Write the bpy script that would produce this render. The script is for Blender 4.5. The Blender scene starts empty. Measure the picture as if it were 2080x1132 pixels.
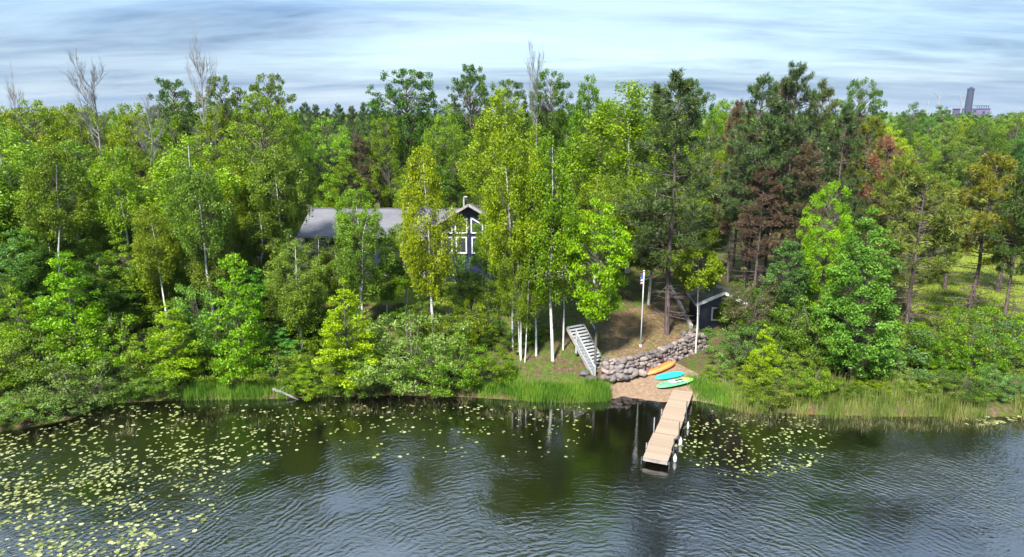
import bpy, bmesh, math, random
import numpy as np
from mathutils import Vector, Matrix, Euler

# ------------------------------------------------------------------ camera, sky, sun, exposure
SC = bpy.context.scene
COL = SC.collection
R = math.radians
CAM_H, PITCH, FPX = 16.3, R(13.7), 1387.0

cd = bpy.data.cameras.new('camera'); cam = bpy.data.objects.new('camera', cd); COL.objects.link(cam)
cd.sensor_width = 36.0; cd.lens = 36.0 * FPX / 2080.0
cd.clip_start = 0.5; cd.clip_end = 20000
cam.location = (0, 0, CAM_H); cam.rotation_euler = (math.pi/2 - PITCH, 0, 0)
SC.camera = cam

SUN_EL, SUN_AZ = 50.0, 206.0            # azimuth: compass degrees from +Y clockwise, where the sun stands
SUN_DIR = Vector((math.sin(R(SUN_AZ))*math.cos(R(SUN_EL)), math.cos(R(SUN_AZ))*math.cos(R(SUN_EL)), math.sin(R(SUN_EL))))
world = bpy.data.worlds.new('World'); SC.world = world; world.use_nodes = True
wt = world.node_tree; wt.nodes.clear()
def wn(t, **k):
    n = wt.nodes.new(t)
    for a, b in k.items(): setattr(n, a, b)
    return n
w_out = wn('ShaderNodeOutputWorld'); w_bg = wn('ShaderNodeBackground')
w_sky = wn('ShaderNodeTexSky', sky_type='NISHITA', sun_disc=False)
w_sky.sun_elevation = R(SUN_EL); w_sky.sun_rotation = R(SUN_AZ)
w_sky.air_density = 1.0; w_sky.dust_density = 0.3; w_sky.ozone_density = 3.0
w_tc = wn('ShaderNodeTexCoord'); w_sep = wn('ShaderNodeSeparateXYZ')
wt.links.new(w_tc.outputs['Generated'], w_sep.inputs[0])
def wmath(op, a, b=None, clamp=False):
    n = wn('ShaderNodeMath', operation=op); n.use_clamp = clamp
    for i, v in enumerate((a, b)):
        if v is None: continue
        if isinstance(v, (int, float)): n.inputs[i].default_value = v
        else: wt.links.new(v, n.inputs[i])
    return n.outputs[0]
zz = wmath('ADD', wmath('MAXIMUM', w_sep.outputs[2], 0.0), 0.11)      # cloud layer seen in perspective
cu = wmath('DIVIDE', w_sep.outputs[0], zz); cv = wmath('DIVIDE', w_sep.outputs[1], zz)
w_cmb = wn('ShaderNodeCombineXYZ'); wt.links.new(cu, w_cmb.inputs[0]); wt.links.new(cv, w_cmb.inputs[1])
def wnoise(sx, sy, rot, loc, scale, detail, rough, dist):
    m = wn('ShaderNodeMapping'); m.inputs['Scale'].default_value = (sx, sy, 1); m.inputs['Rotation'].default_value = (0, 0, R(rot)); m.inputs['Location'].default_value = loc
    wt.links.new(w_cmb.outputs[0], m.inputs[0])
    n = wn('ShaderNodeTexNoise'); n.inputs['Scale'].default_value = scale; n.inputs['Detail'].default_value = detail
    n.inputs['Roughness'].default_value = rough; n.inputs['Distortion'].default_value = dist
    wt.links.new(m.outputs[0], n.inputs['Vector']); return n.outputs[0]
def wramp(v, pts):
    r = wn('ShaderNodeValToRGB'); e = r.color_ramp.elements
    while len(e) < len(pts): e.new(0.5)
    for el, (p, c) in zip(e, pts): el.position = p; el.color = (c, c, c, 1) if isinstance(c, (int, float)) else (*c, 1)
    wt.links.new(v, r.inputs[0]); return r.outputs[0]
def wmix(f, a, b):
    m = wn('ShaderNodeMix', data_type='RGBA')
    for s, v in ((0, f), (6, a), (7, b)):
        if isinstance(v, (int, float)): m.inputs[s].default_value = v
        elif isinstance(v, tuple): m.inputs[s].default_value = (*v, 1)
        else: wt.links.new(v, m.inputs[s])
    return m.outputs[2]
cl1 = wramp(wnoise(0.30, 0.62, 14, (3.1, 0.4, 0), 1.0, 5, 0.55, 0.35), [(0.36, 0.0), (0.60, 1.0)])
cl2 = wramp(wnoise(0.55, 1.7, 9, (1.2, 5.0, 0), 1.5, 6, 0.62, 0.6), [(0.40, 0.0), (0.66, 1.0)])
grey = wramp(wnoise(0.26, 0.62, 12, (7.7, 2.6, 0), 1.0, 8, 0.64, 0.7), [(0.38, 0.0), (0.62, 1.0)])
cover = wmath('ADD', wmath('MULTIPLY', wmath('ADD', wmath('MULTIPLY', cl1, 0.72), wmath('MULTIPLY', cl2, 0.34), True), 0.50), 0.48)
cloud = wmix(grey, (1.95, 2.45, 2.95), (0.38, 0.74, 1.42))
lift = wn('ShaderNodeVectorMath', operation='SCALE'); wt.links.new(cloud, lift.inputs[0])     # cloud brighter overhead as under overcast, raised further for fill and paler water reflections
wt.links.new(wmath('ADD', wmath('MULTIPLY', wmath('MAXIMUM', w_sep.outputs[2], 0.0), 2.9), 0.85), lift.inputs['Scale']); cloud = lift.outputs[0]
hz_f = wmath('MULTIPLY', wmath('POWER', wmath('SUBTRACT', 1.0, wmath('MAXIMUM', w_sep.outputs[2], 0.0), True), 16.0), 0.72)
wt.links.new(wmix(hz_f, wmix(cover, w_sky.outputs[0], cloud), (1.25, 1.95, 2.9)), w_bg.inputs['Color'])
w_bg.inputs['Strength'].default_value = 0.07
wt.links.new(w_bg.outputs[0], w_out.inputs[0])

sd = bpy.data.lights.new('sun', 'SUN'); sun = bpy.data.objects.new('sun', sd); COL.objects.link(sun)
sd.energy = 3.7; sd.angle = R(6.0); sd.color = (1.0, 0.95, 0.86)
sun.rotation_euler = SUN_DIR.to_track_quat('Z', 'Y').to_euler(); sun.location = (-30, -20, 60)

SC.view_settings.view_transform = 'Standard'; SC.view_settings.look = 'None'
SC.view_settings.gamma = 1.0; SC.view_settings.use_curve_mapping = False
SC.view_settings.exposure = 1.98
SC.render.engine = 'CYCLES'
SC.cycles.max_bounces = 8; SC.cycles.transparent_max_bounces = 12; SC.cycles.diffuse_bounces = 3; SC.cycles.glossy_bounces = 3
SC.cycles.transmission_bounces = 4; SC.cycles.caustics_reflective = False; SC.cycles.caustics_refractive = False

# ------------------------------------------------------------------ survey helpers (photo bearings to places on the ground)
SP, CP = math.sin(PITCH), math.cos(PITCH)
def ray(px, py):
    x = (px - 1040.0)/FPX; u = -(py - 566.0)/FPX
    return Vector((x, CP + u*SP, -SP + u*CP))
def G(px, py, z=0.0):
    d = ray(px, py); t = (z - CAM_H)/d.z
    return Vector((d.x*t, d.y*t, z))
def AT(px, py, Y):
    d = ray(px, py); t = Y/d.y
    return Vector((d.x*t, Y, CAM_H + d.z*t))
def mpp(px, py, Y):                       # metres per photo pixel at that place
    return (Y*CP + (CAM_H - AT(px, py, Y).z)*SP)/FPX

# ------------------------------------------------------------------ materials
def mat(name):
    m = bpy.data.materials.new(name); m.use_nodes = True
    nt = m.node_tree; nt.nodes.clear()
    return m, nt
class NB:
    def __init__(s, name):
        s.m, s.nt = mat(name)
    def n(s, t, ins=None, **k):
        n = s.nt.nodes.new(t)
        for a, b in k.items(): setattr(n, a, b)
        for a, v in (ins or {}).items(): s.set(n.inputs[a], v)
        return n
    def set(s, sock, v):
        if hasattr(v, 'is_output'): s.nt.links.new(v, sock)
        elif isinstance(v, tuple) and len(v) == 3 and sock.type == 'RGBA': sock.default_value = (*v, 1)
        else: sock.default_value = v
    def math(s, op, a, b=0.0, clamp=False):
        n = s.n('ShaderNodeMath', operation=op); n.use_clamp = clamp; s.set(n.inputs[0], a); s.set(n.inputs[1], b); return n.outputs[0]
    def mix(s, f, a, b, blend='MIX'):
        n = s.n('ShaderNodeMix', data_type='RGBA', blend_type=blend); s.set(n.inputs[0], f); s.set(n.inputs[6], a); s.set(n.inputs[7], b); return n.outputs[2]
    def ramp(s, f, pts):
        n = s.n('ShaderNodeValToRGB'); e = n.color_ramp.elements
        while len(e) < len(pts): e.new(0.5)
        for el, (p, c) in zip(e, pts): el.position = p; el.color = (c, c, c, 1) if isinstance(c, (int, float)) else (*c, 1)
        s.set(n.inputs[0], f); return n.outputs[0]
    def noise(s, vec, scale, detail=4, rough=0.55, dist=0.0):
        n = s.n('ShaderNodeTexNoise', {'Scale': scale, 'Detail': detail, 'Roughness': rough, 'Distortion': dist})
        if vec is not None: s.nt.links.new(vec, n.inputs['Vector'])
        return n.outputs[0]
    def mapping(s, vec, scale=(1,1,1), rot=(0,0,0), loc=(0,0,0)):
        n = s.n('ShaderNodeMapping', {'Scale': scale, 'Rotation': rot, 'Location': loc}); s.nt.links.new(vec, n.inputs[0]); return n.outputs[0]
    def obj(s): return s.n('ShaderNodeTexCoord').outputs['Object']
    def pos(s): return s.n('ShaderNodeNewGeometry').outputs['Position']
    def attr(s, name): return s.n('ShaderNodeAttribute', attribute_name=name)
    def bump(s, h, strength=0.5, dist=0.05):
        return s.n('ShaderNodeBump', {'Strength': strength, 'Distance': dist, 'Height': h}).outputs[0]
    def out(s, sh): s.nt.links.new(sh, s.n('ShaderNodeOutputMaterial').inputs[0]); return s.m
    def pbsdf(s, col, rough=0.6, normal=None, spec=0.4, metal=0.0):
        n = s.n('ShaderNodeBsdfPrincipled', {'Base Color': col, 'Roughness': rough, 'Specular IOR Level': spec, 'Metallic': metal})
        if normal is not None: s.nt.links.new(normal, n.inputs['Normal'])
        return n.outputs[0]

def leaf_mat(name, dark, mid, light, trans=0.42):
    b = NB(name)
    rnd = b.attr('rnd').outputs['Fac']; oi = b.n('ShaderNodeObjectInfo').outputs['Random']
    f = b.math('ADD', rnd, b.math('MULTIPLY', b.math('SUBTRACT', oi, 0.5), 0.35), True)
    c = b.ramp(f, [(0.0, dark), (0.5, mid), (1.0, light)])
    o2 = b.math('FRACT', b.math('MULTIPLY', oi, 7.31))
    c = b.n('ShaderNodeHueSaturation', {'Hue': b.math('ADD', b.math('MULTIPLY', b.math('SUBTRACT', o2, 0.5), 0.045), 0.5), 'Saturation': b.math('ADD', b.math('MULTIPLY', b.math('FRACT', b.math('MULTIPLY', oi, 13.7)), 0.2), 1.0), 'Color': c}).outputs[0]
    p = b.pbsdf(c, 0.5, None, 0.35)
    t = b.n('ShaderNodeBsdfTranslucent', {'Color': b.mix(1.0, c, (1.0, 1.0, 0.45), 'MULTIPLY')}).outputs[0]
    m = b.n('ShaderNodeMixShader', {'Fac': trans, 1: p, 2: t})
    return b.out(m.outputs[0])
M = {}
M['bright'] = leaf_mat('leaf_bright_green', (0.10,0.17,0.012), (0.19,0.31,0.020), (0.30,0.43,0.035))
M['yellow'] = leaf_mat('leaf_yellow_green', (0.085,0.14,0.008), (0.17,0.26,0.012), (0.28,0.37,0.02))
M['mid']    = leaf_mat('leaf_mid_green', (0.06,0.115,0.009), (0.13,0.215,0.016), (0.21,0.305,0.03))
M['fresh'] = leaf_mat('leaf_fresh_green', (0.055,0.13,0.022), (0.125,0.26,0.045), (0.24,0.40,0.10))
M['dark']   = leaf_mat('leaf_dark_green', (0.03,0.065,0.008), (0.07,0.13,0.014), (0.125,0.195,0.026))
M['silver'] = leaf_mat('leaf_silver_green', (0.065,0.12,0.025), (0.13,0.22,0.045), (0.24,0.34,0.11))
M['blue']   = leaf_mat('leaf_blue_green', (0.035,0.085,0.022), (0.075,0.16,0.038), (0.16,0.27,0.075))
M['olive']  = leaf_mat('leaf_olive', (0.06,0.07,0.025), (0.11,0.125,0.045), (0.18,0.19,0.085))
M['needle'] = leaf_mat('pine_needle', (0.022,0.045,0.012), (0.05,0.085,0.02), (0.11,0.14,0.04), 0.15)
M['needle_yellow'] = leaf_mat('pine_needle_yellowing', (0.06,0.085,0.012), (0.12,0.145,0.022), (0.21,0.20,0.04), 0.2)
M['needle_brown'] = leaf_mat('pine_needle_brown', (0.05,0.035,0.022), (0.085,0.062,0.038), (0.13,0.10,0.05), 0.15)
M['needle_red'] = leaf_mat('pine_needle_rust', (0.09,0.04,0.022), (0.165,0.072,0.04), (0.23,0.12,0.06), 0.2)
M['grass']  = leaf_mat('grass_blade', (0.035,0.095,0.009), (0.075,0.18,0.015), (0.15,0.27,0.03), 0.3)
M['reed']   = leaf_mat('reed_blade', (0.04,0.075,0.014), (0.10,0.155,0.025), (0.22,0.23,0.07), 0.25)
M['straw']  = leaf_mat('sedge_blade_dry', (0.05,0.055,0.028), (0.105,0.105,0.055), (0.22,0.19,0.10), 0.2)
M['pad']    = leaf_mat('lily_pad_leaf', (0.05,0.065,0.016), (0.18,0.205,0.075), (0.36,0.37,0.21), 0.12)

def bark_birch():
    b = NB('birch_bark'); v = b.obj()
    band = b.noise(b.mapping(v, (2.0, 2.0, 9.0)), 1.6, 4, 0.6)
    spot = b.noise(b.mapping(v, (3.0, 3.0, 3.5)), 1.3, 5, 0.6)
    f = b.math('MAXIMUM', b.ramp(band, [(0.58, 0.0), (0.66, 1.0)]), b.ramp(spot, [(0.60, 0.0), (0.68, 1.0)]))
    base = b.ramp(b.noise(v, 2.2, 4), [(0.3, (0.38,0.38,0.37)), (0.7, (0.62,0.62,0.61))])
    return b.out(b.pbsdf(b.mix(f, base, (0.06,0.055,0.05)), 0.7))
def bark(name, c1, c2, sc=6.0):
    b = NB(name); v = b.obj()
    n = b.noise(b.mapping(v, (2.5, 2.5, 0.6)), sc, 5, 0.65)
    c = b.ramp(n, [(0.3, c1), (0.7, c2)])
    return b.out(b.pbsdf(c, 0.9, b.bump(n, 0.8, 0.05), 0.15))
M['birch'] = bark_birch()
M['bark'] = bark('grey_bark', (0.05,0.042,0.034), (0.15,0.135,0.115))
M['pinebark'] = bark('pine_bark', (0.045,0.032,0.034), (0.15,0.115,0.11))
M['deadwood'] = bark('bleached_wood', (0.10,0.095,0.095), (0.23,0.22,0.22))

def plain(name, c, rough=0.6, var=0.12, scale=8.0, spec=0.4, metal=0.0):
    b = NB(name); n = b.noise(b.obj(), scale, 5, 0.6)
    lo = tuple(x*(1-var) for x in c); hi = tuple(min(1, x*(1+var)) for x in c)
    return b.out(b.pbsdf(b.ramp(n, [(0.3, lo), (0.7, hi)]), rough, None, spec, metal))
M['white'] = plain('white_paint', (0.50,0.51,0.52), 0.5, 0.12)
M['greywhite'] = plain('weathered_white_paint', (0.26,0.275,0.29), 0.65, 0.35)
M['steel'] = plain('galvanised_steel', (0.45,0.46,0.48), 0.4, 0.15, 8, 0.5, 0.6)
M['darksteel'] = plain('dark_steel', (0.06,0.06,0.065), 0.5, 0.3)
M['orange'] = plain('orange_plastic', (0.85,0.20,0.055), 0.35, 0.15, 2.2, 0.5)
M['teal'] = plain('turquoise_plastic', (0.015,0.42,0.52), 0.35, 0.1, 2.2, 0.5)
M['green'] = plain('green_plastic', (0.10,0.62,0.16), 0.35, 0.15, 2.2, 0.5)
M['yellowp'] = plain('yellow_plastic', (0.72,0.74,0.05), 0.35, 0.1, 2.2, 0.5)
M['ltgreen'] = plain('pale_green_plastic', (0.32,0.72,0.12), 0.35, 0.1, 2.2, 0.5)
M['black'] = plain('black_rubber', (0.02,0.02,0.022), 0.6, 0.2)
M['orangedark'] = plain('orange_groove_shade', (0.42,0.09,0.03), 0.5, 0.2)
M['concrete'] = plain('concrete', (0.36,0.35,0.33), 0.9, 0.25, 5)
M['timber'] = plain('weathered_timber', (0.24,0.22,0.21), 0.85, 0.35, 4)
M['chimney'] = plain('chimney_concrete_haze_tint', (0.022,0.026,0.06), 0.8, 0.12, 0.05)  # bluing of the distant air is put into the base colour
M['plant'] = plain('cladding_haze_tint', (0.11,0.08,0.19), 0.7, 0.1, 0.1)  # mauve cast of the haze mixed into the cladding colour
M['plantdark'] = plain('dark_blue_steel_haze_tint', (0.02,0.025,0.06), 0.7, 0.1, 0.1)  # haze blue built into the far steel colour; patio door frame shares it
M['flagblue'] = plain('flag_blue', (0.03,0.09,0.38), 0.8, 0.1)
M['flagwhite'] = plain('flag_white', (0.75,0.75,0.75), 0.8, 0.05)
M['flagred'] = plain('flag_red', (0.22,0.03,0.05), 0.8, 0.1)
def glass():
    b = NB('window_glass'); return b.out(b.pbsdf((0.03,0.035,0.04), 0.06, None, 0.6))
M['glass'] = glass()
def siding(name, c, pitch, vertical=False):
    b = NB(name); v = b.obj(); sep = b.n('ShaderNodeSeparateXYZ'); b.nt.links.new(v, sep.inputs[0])
    a = b.math('ADD', sep.outputs[0], sep.outputs[1]) if vertical else sep.outputs[2]
    t = b.math('FRACT', b.math('DIVIDE', a, pitch))
    n = b.noise(v, 3.0, 4)
    col = b.ramp(n, [(0.3, tuple(x*0.8 for x in c)), (0.7, tuple(x*1.2 for x in c))])
    return b.out(b.pbsdf(col, 0.55, b.bump(t, 0.6, 0.02), 0.4))
M['navy'] = siding('navy_clapboard', (0.010,0.015,0.042), 0.15)
M['shednavy'] = siding('dark_navy_boards', (0.008,0.010,0.024), 0.2, True)
M['beige'] = plain('beige_siding', (0.50,0.40,0.29), 0.8, 0.15, 2)
def shingle():
    b = NB('grey_shingles'); v = b.obj()
    br = b.n('ShaderNodeTexBrick', {'Color1': (0.09,0.09,0.105), 'Color2': (0.13,0.128,0.145), 'Mortar': (0.07,0.07,0.08), 'Scale': 1.0,
        'Mortar Size': 0.012, 'Brick Width': 0.32, 'Row Height': 0.15}); b.nt.links.new(v, br.inputs['Vector'])
    n = b.noise(v, 0.8, 4); c = b.mix(0.5, br.outputs[0], b.ramp(n, [(0.3,(0.075,0.075,0.088)),(0.7,(0.135,0.133,0.15))]))
    return b.out(b.pbsdf(c, 0.85, None, 0.25))
M['shingle'] = shingle()
def deckwood():
    b = NB('bleached_deck_board'); v = b.obj(); oi = b.n('ShaderNodeObjectInfo').outputs['Random']
    n = b.noise(b.mapping(v, (1.0, 14.0, 14.0)), 2.5, 5, 0.6)
    c = b.ramp(b.math('ADD', b.math('MULTIPLY', n, 0.8), b.math('MULTIPLY', oi, 0.2)), [(0.2, (0.165,0.125,0.09)), (0.8, (0.30,0.23,0.17))])
    return b.out(b.pbsdf(c, 0.8, None, 0.2))
M['deck'] = deckwood()
def stone():
    b = NB('field_stone'); v = b.obj(); oi = b.n('ShaderNodeObjectInfo').outputs['Random']
    n = b.noise(v, 3.0, 6, 0.65); s = b.noise(v, 16.0, 4, 0.7)
    c = b.ramp(oi, [(0.0, (0.06,0.05,0.05)), (0.25, (0.16,0.12,0.11)), (0.5, (0.085,0.08,0.085)), (0.75, (0.235,0.19,0.165)), (1.0, (0.14,0.13,0.13))])
    c = b.mix(1.0, c, b.ramp(n, [(0.3, 0.6), (0.7, 1.25)]), 'MULTIPLY'); c = b.mix(0.5, c, b.mix(1.0, c, b.ramp(s, [(0.35, 0.55), (0.65, 1.4)]), 'MULTIPLY'))
    return b.out(b.pbsdf(c, 0.85, b.bump(n, 0.6, 0.06), 0.25))
M['stone'] = stone()
def ground():
    b = NB('ground_cover'); v = b.pos()
    big = b.noise(v, 0.5, 5, 0.6); fine = b.noise(v, 5.0, 6, 0.7); med = b.noise(v, 1.6, 5, 0.6)
    litter = b.ramp(fine, [(0.3, (0.035,0.024,0.016)), (0.55, (0.085,0.058,0.036)), (0.75, (0.17,0.12,0.072))])
    green = b.ramp(fine, [(0.3, (0.028,0.05,0.009)), (0.7, (0.075,0.105,0.018))])
    base = b.mix(b.ramp(med, [(0.42, 0.0), (0.55, 1.0)]), litter, green)
    lawn = b.ramp(b.math('ADD', b.math('MULTIPLY', fine, 0.5), b.math('MULTIPLY', big, 0.5)), [(0.35, (0.075,0.11,0.012)), (0.65, (0.16,0.195,0.022))])
    sand = b.ramp(fine, [(0.3, (0.115,0.078,0.052)), (0.7, (0.245,0.17,0.115))])
    dry = b.ramp(fine, [(0.3, (0.055,0.036,0.022)), (0.55, (0.14,0.092,0.052)), (0.75, (0.25,0.175,0.10))])
    base = b.mix(b.math('MULTIPLY', b.attr('dry').outputs['Fac'], b.ramp(med, [(0.45, 1.0), (0.65, 0.6)])), base, dry)
    bed = b.ramp(fine, [(0.3, (0.045,0.03,0.010)), (0.7, (0.11,0.075,0.022))])
    c = b.mix(b.ramp(b.math('ADD', b.attr('lawn').outputs['Fac'], b.math('MULTIPLY', b.math('SUBTRACT', med, 0.5), 0.9)), [(0.42, 0.0), (0.58, 1.0)]), base, lawn)
    c = b.mix(b.ramp(b.math('ADD', b.attr('sand').outputs['Fac'], b.math('MULTIPLY', b.math('SUBTRACT', med, 0.5), 0.5)), [(0.42, 0.0), (0.58, 1.0)]), c, sand)
    c = b.mix(b.attr('bed').outputs['Fac'], c, bed)
    return b.out(b.pbsdf(c, 0.95, b.bump(fine, 0.7, 0.08), 0.1))
M['ground'] = ground()
def water():
    b = NB('lake_water'); v = b.pos()
    c = b.mapping(v, (1,1,1), (0,0,0), (-3.0, -16.0, 0))                # ripples spread in rings from below the aircraft
    wv = b.n('ShaderNodeTexWave', {'Scale': 0.95, 'Distortion': 16.0, 'Detail': 4.0, 'Detail Scale': 0.55, 'Detail Roughness': 0.6}, wave_type='RINGS', rings_direction='Z')
    b.nt.links.new(c, wv.inputs['Vector'])
    n1 = b.noise(b.mapping(v, (1.0, 1.6, 1.0), (0,0,R(20))), 2.6, 4, 0.6, 0.4)
    n2 = b.noise(b.mapping(v, (1.0, 1.5, 1.0), (0,0,R(-35))), 6.5, 3, 0.55, 0.3)
    cd_ = b.n('ShaderNodeVectorMath', {1: (6.0, 33.0, 0.0)}, operation='DISTANCE'); b.nt.links.new(v, cd_.inputs[0])
    calm = b.ramp(b.math('DIVIDE', cd_.outputs['Value'], 14.0), [(0.15, 0.16), (0.75, 1.0)])   # sheltered water round the dock
    patch = b.ramp(b.noise(v, 0.16, 3, 0.5), [(0.40, 0.18), (0.60, 1.0)])
    brk = b.ramp(b.noise(v, 0.7, 3, 0.6), [(0.38, 0.1), (0.62, 1.0)])
    h = b.math('ADD', b.math('MULTIPLY', b.math('MULTIPLY', wv.outputs['Fac'], brk), 0.36), b.math('ADD', b.math('MULTIPLY', n1, 0.7), b.math('MULTIPLY', n2, 0.35)))
    sy = b.n('ShaderNodeSeparateXYZ'); b.nt.links.new(v, sy.inputs[0]); near = b.ramp(b.math('DIVIDE', b.math('SUBTRACT', sy.outputs[1], 20.0), 20.0), [(0.45, 1.0), (0.75, 0.15)])
    h = b.math('MULTIPLY', h, b.math('MULTIPLY', near, b.math('MULTIPLY', calm, patch)))
    nrm = b.bump(h, 1.0, 0.06)
    fr = b.n('ShaderNodeFresnel', {'IOR': 2.95}); b.nt.links.new(nrm, fr.inputs['Normal'])
    gl = b.n('ShaderNodeBsdfGlossy', {'Color': (1,1,1), 'Roughness': 0.015}); b.nt.links.new(nrm, gl.inputs['Normal'])
    tr = b.n('ShaderNodeBsdfTransparent', {'Color': (0.36,0.25,0.08)})
    df = b.n('ShaderNodeBsdfDiffuse', {'Color': (0.008,0.008,0.004)})
    sub = b.n('ShaderNodeMixShader', {'Fac': 0.35, 1: tr.outputs[0], 2: df.outputs[0]})
    m = b.n('ShaderNodeMixShader', {0: fr.outputs[0], 1: sub.outputs[0], 2: gl.outputs[0]})
    return b.out(m.outputs[0])
M['water'] = water()

# ------------------------------------------------------------------ mesh helpers
def fast_mesh(name, V, F, material, smooth=False, rnd=None):
    V = np.asarray(V, np.float32); F = np.asarray(F, np.int32); k = F.shape[1]
    me = bpy.data.meshes.new(name)
    me.vertices.add(len(V)); me.vertices.foreach_set('co', V.ravel())
    me.loops.add(F.size); me.loops.foreach_set('vertex_index', F.ravel())
    me.polygons.add(len(F)); me.polygons.foreach_set('loop_start', np.arange(len(F), dtype=np.int32)*k)
    if smooth: me.polygons.foreach_set('use_smooth', np.ones(len(F), bool))
    if rnd is not None:
        me.attributes.new('rnd', 'FLOAT', 'FACE').data.foreach_set('value', np.asarray(rnd, np.float32))
    me.update(calc_edges=True)
    me.materials.append(material)
    return me
def ob(name, me, parent=None, loc=None, rot=None, scale=None):
    o = bpy.data.objects.new(name, me); COL.objects.link(o)
    if parent is not None: o.parent = parent
    if loc is not None: o.location = loc
    if rot is not None: o.rotation_euler = rot
    if scale is not None: o.scale = scale
    return o
def tag(o, label=None, cat=None, group=None, kind=None):
    if label: o['label'] = label
    if cat: o['category'] = cat
    if group: o['group'] = group
    if kind: o['kind'] = kind
    return o
def thing(name, loc, label, cat, group=None, rz=0.0):
    o = bpy.data.objects.new(name, None); COL.objects.link(o); o.location = loc; o.rotation_euler = (0, 0, rz)
    o.empty_display_size = 0.3
    return tag(o, label, cat, group)
class MB:
    """collects boxes, bars and faces into one mesh"""
    def __init__(s): s.v = []; s.f = []
    def add(s, vs, fs):
        o = len(s.v); s.v += [tuple(v) for v in vs]; s.f += [tuple(i+o for i in f) for f in fs]; return s
    def box(s, x0, x1, y0, y1, z0, z1):
        return s.add([(x0,y0,z0),(x1,y0,z0),(x1,y1,z0),(x0,y1,z0),(x0,y0,z1),(x1,y0,z1),(x1,y1,z1),(x0,y1,z1)],
                     [(0,3,2,1),(4,5,6,7),(0,1,5,4),(1,2,6,5),(2,3,7,6),(3,0,4,7)])
    def bar(s, a, b, w, h, up=(0,0,1)):
        a = Vector(a); b = Vector(b); t = (b-a).normalized(); u = Vector(up); sd_ = t.cross(u)
        if sd_.length < 1e-4: sd_ = t.cross(Vector((1,0,0)))
        sd_.normalize(); u = sd_.cross(t).normalized()
        q = []
        for p in (a, b):
            for i, j in ((-1,-1),(1,-1),(1,1),(-1,1)): q.append(p + sd_*(i*w/2) + u*(j*h/2))
        return s.add(q, [(3,2,1,0),(4,5,6,7),(0,1,5,4),(1,2,6,5),(2,3,7,6),(3,0,4,7)])
    def tube(s, pts, rad, n=8, cap=True):
        V, F = tube(np.array(pts, float), np.array(rad, float) if hasattr(rad, '__len__') else np.full(len(pts), rad), n)
        o = len(s.v); s.add(V.tolist(), F.tolist())
        if cap:
            s.f.append(tuple(o+i for i in reversed(range(n)))); m = len(V)-n; s.f.append(tuple(o+m+i for i in range(n)))
        return s
    def prism(s, poly, y0, y1):            # polygon in xz extruded along y
        n = len(poly); vs = [(x, y0, z) for x, z in poly] + [(x, y1, z) for x, z in poly]
        return s.add(vs, [tuple(range(n)), tuple(reversed(range(n, 2*n)))] + [(i, i+n, (i+1) % n + n, (i+1) % n) for i in range(n)])
    def mesh(s, name, material, bevel=0.0, smooth=False):
        me = bpy.data.meshes.new(name); me.from_pydata(s.v, [], s.f)
        bm = bmesh.new(); bm.from_mesh(me)
        bmesh.ops.recalc_face_normals(bm, faces=bm.faces)
        if bevel: bmesh.ops.bevel(bm, geom=bm.edges[:], offset=bevel, segments=1, affect='EDGES')
        bm.to_mesh(me); bm.free()
        if smooth: me.polygons.foreach_set('use_smooth', np.ones(len(me.polygons), bool))
        me.update(); me.materials.append(material); return me
    def build(s, name, material, parent=None, bevel=0.0, smooth=False):
        return ob(name, s.mesh(name, material, bevel, smooth), parent)
def tube(P, r, n=6):
    T = np.gradient(P, axis=0); T /= (np.linalg.norm(T, axis=1, keepdims=True) + 1e-9)
    ref = np.array([1.0, 0.13, 0.0]) if abs(T[0, 0]) < 0.8 else np.array([0.0, 1.0, 0.1])
    A = np.cross(T, ref); A /= (np.linalg.norm(A, axis=1, keepdims=True) + 1e-9); B = np.cross(T, A)
    th = np.linspace(0, 2*np.pi, n, endpoint=False)
    V = P[:, None, :] + r[:, None, None]*(np.cos(th)[None, :, None]*A[:, None, :] + np.sin(th)[None, :, None]*B[:, None, :])
    m = len(P); i = np.arange(m-1)[:, None]*n; j = np.arange(n)[None, :]; k = (j+1) % n
    F = np.stack([i+j, i+k, i+n+k, i+n+j], -1).reshape(-1, 4)
    return V.reshape(-1, 3), F
class Tubes:
    def __init__(s): s.V = []; s.F = []; s.n = 0
    def add(s, P, r, n=5):
        V, F = tube(np.asarray(P, float), np.asarray(r, float), n); s.V.append(V); s.F.append(F + s.n); s.n += len(V)
    def mesh(s, name, material): return fast_mesh(name, np.concatenate(s.V), np.concatenate(s.F), material, True)

def leaves(rng, C, out, size, asp=0.6, up=0.5, rnd=None):
    """diamond leaves at centres C"""
    n = len(C)
    N = rng.normal(size=(n, 3)); N += out*0.55; N[:, 2] += up; N /= np.linalg.norm(N, axis=1, keepdims=True)
    A = np.cross(N, rng.normal(size=(n, 3))); A /= np.linalg.norm(A, axis=1, keepdims=True) + 1e-9
    B = np.cross(N, A)
    l = (size*(0.65 + 0.7*rng.random(n)))[:, None]*0.5; w = l*asp
    V = np.stack([C - A*l, C - B*w + A*l*0.1, C + A*l, C + B*w + A*l*0.1], 1).reshape(-1, 3)
    F = np.arange(4*n).reshape(-1, 4)
    return V, F

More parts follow.
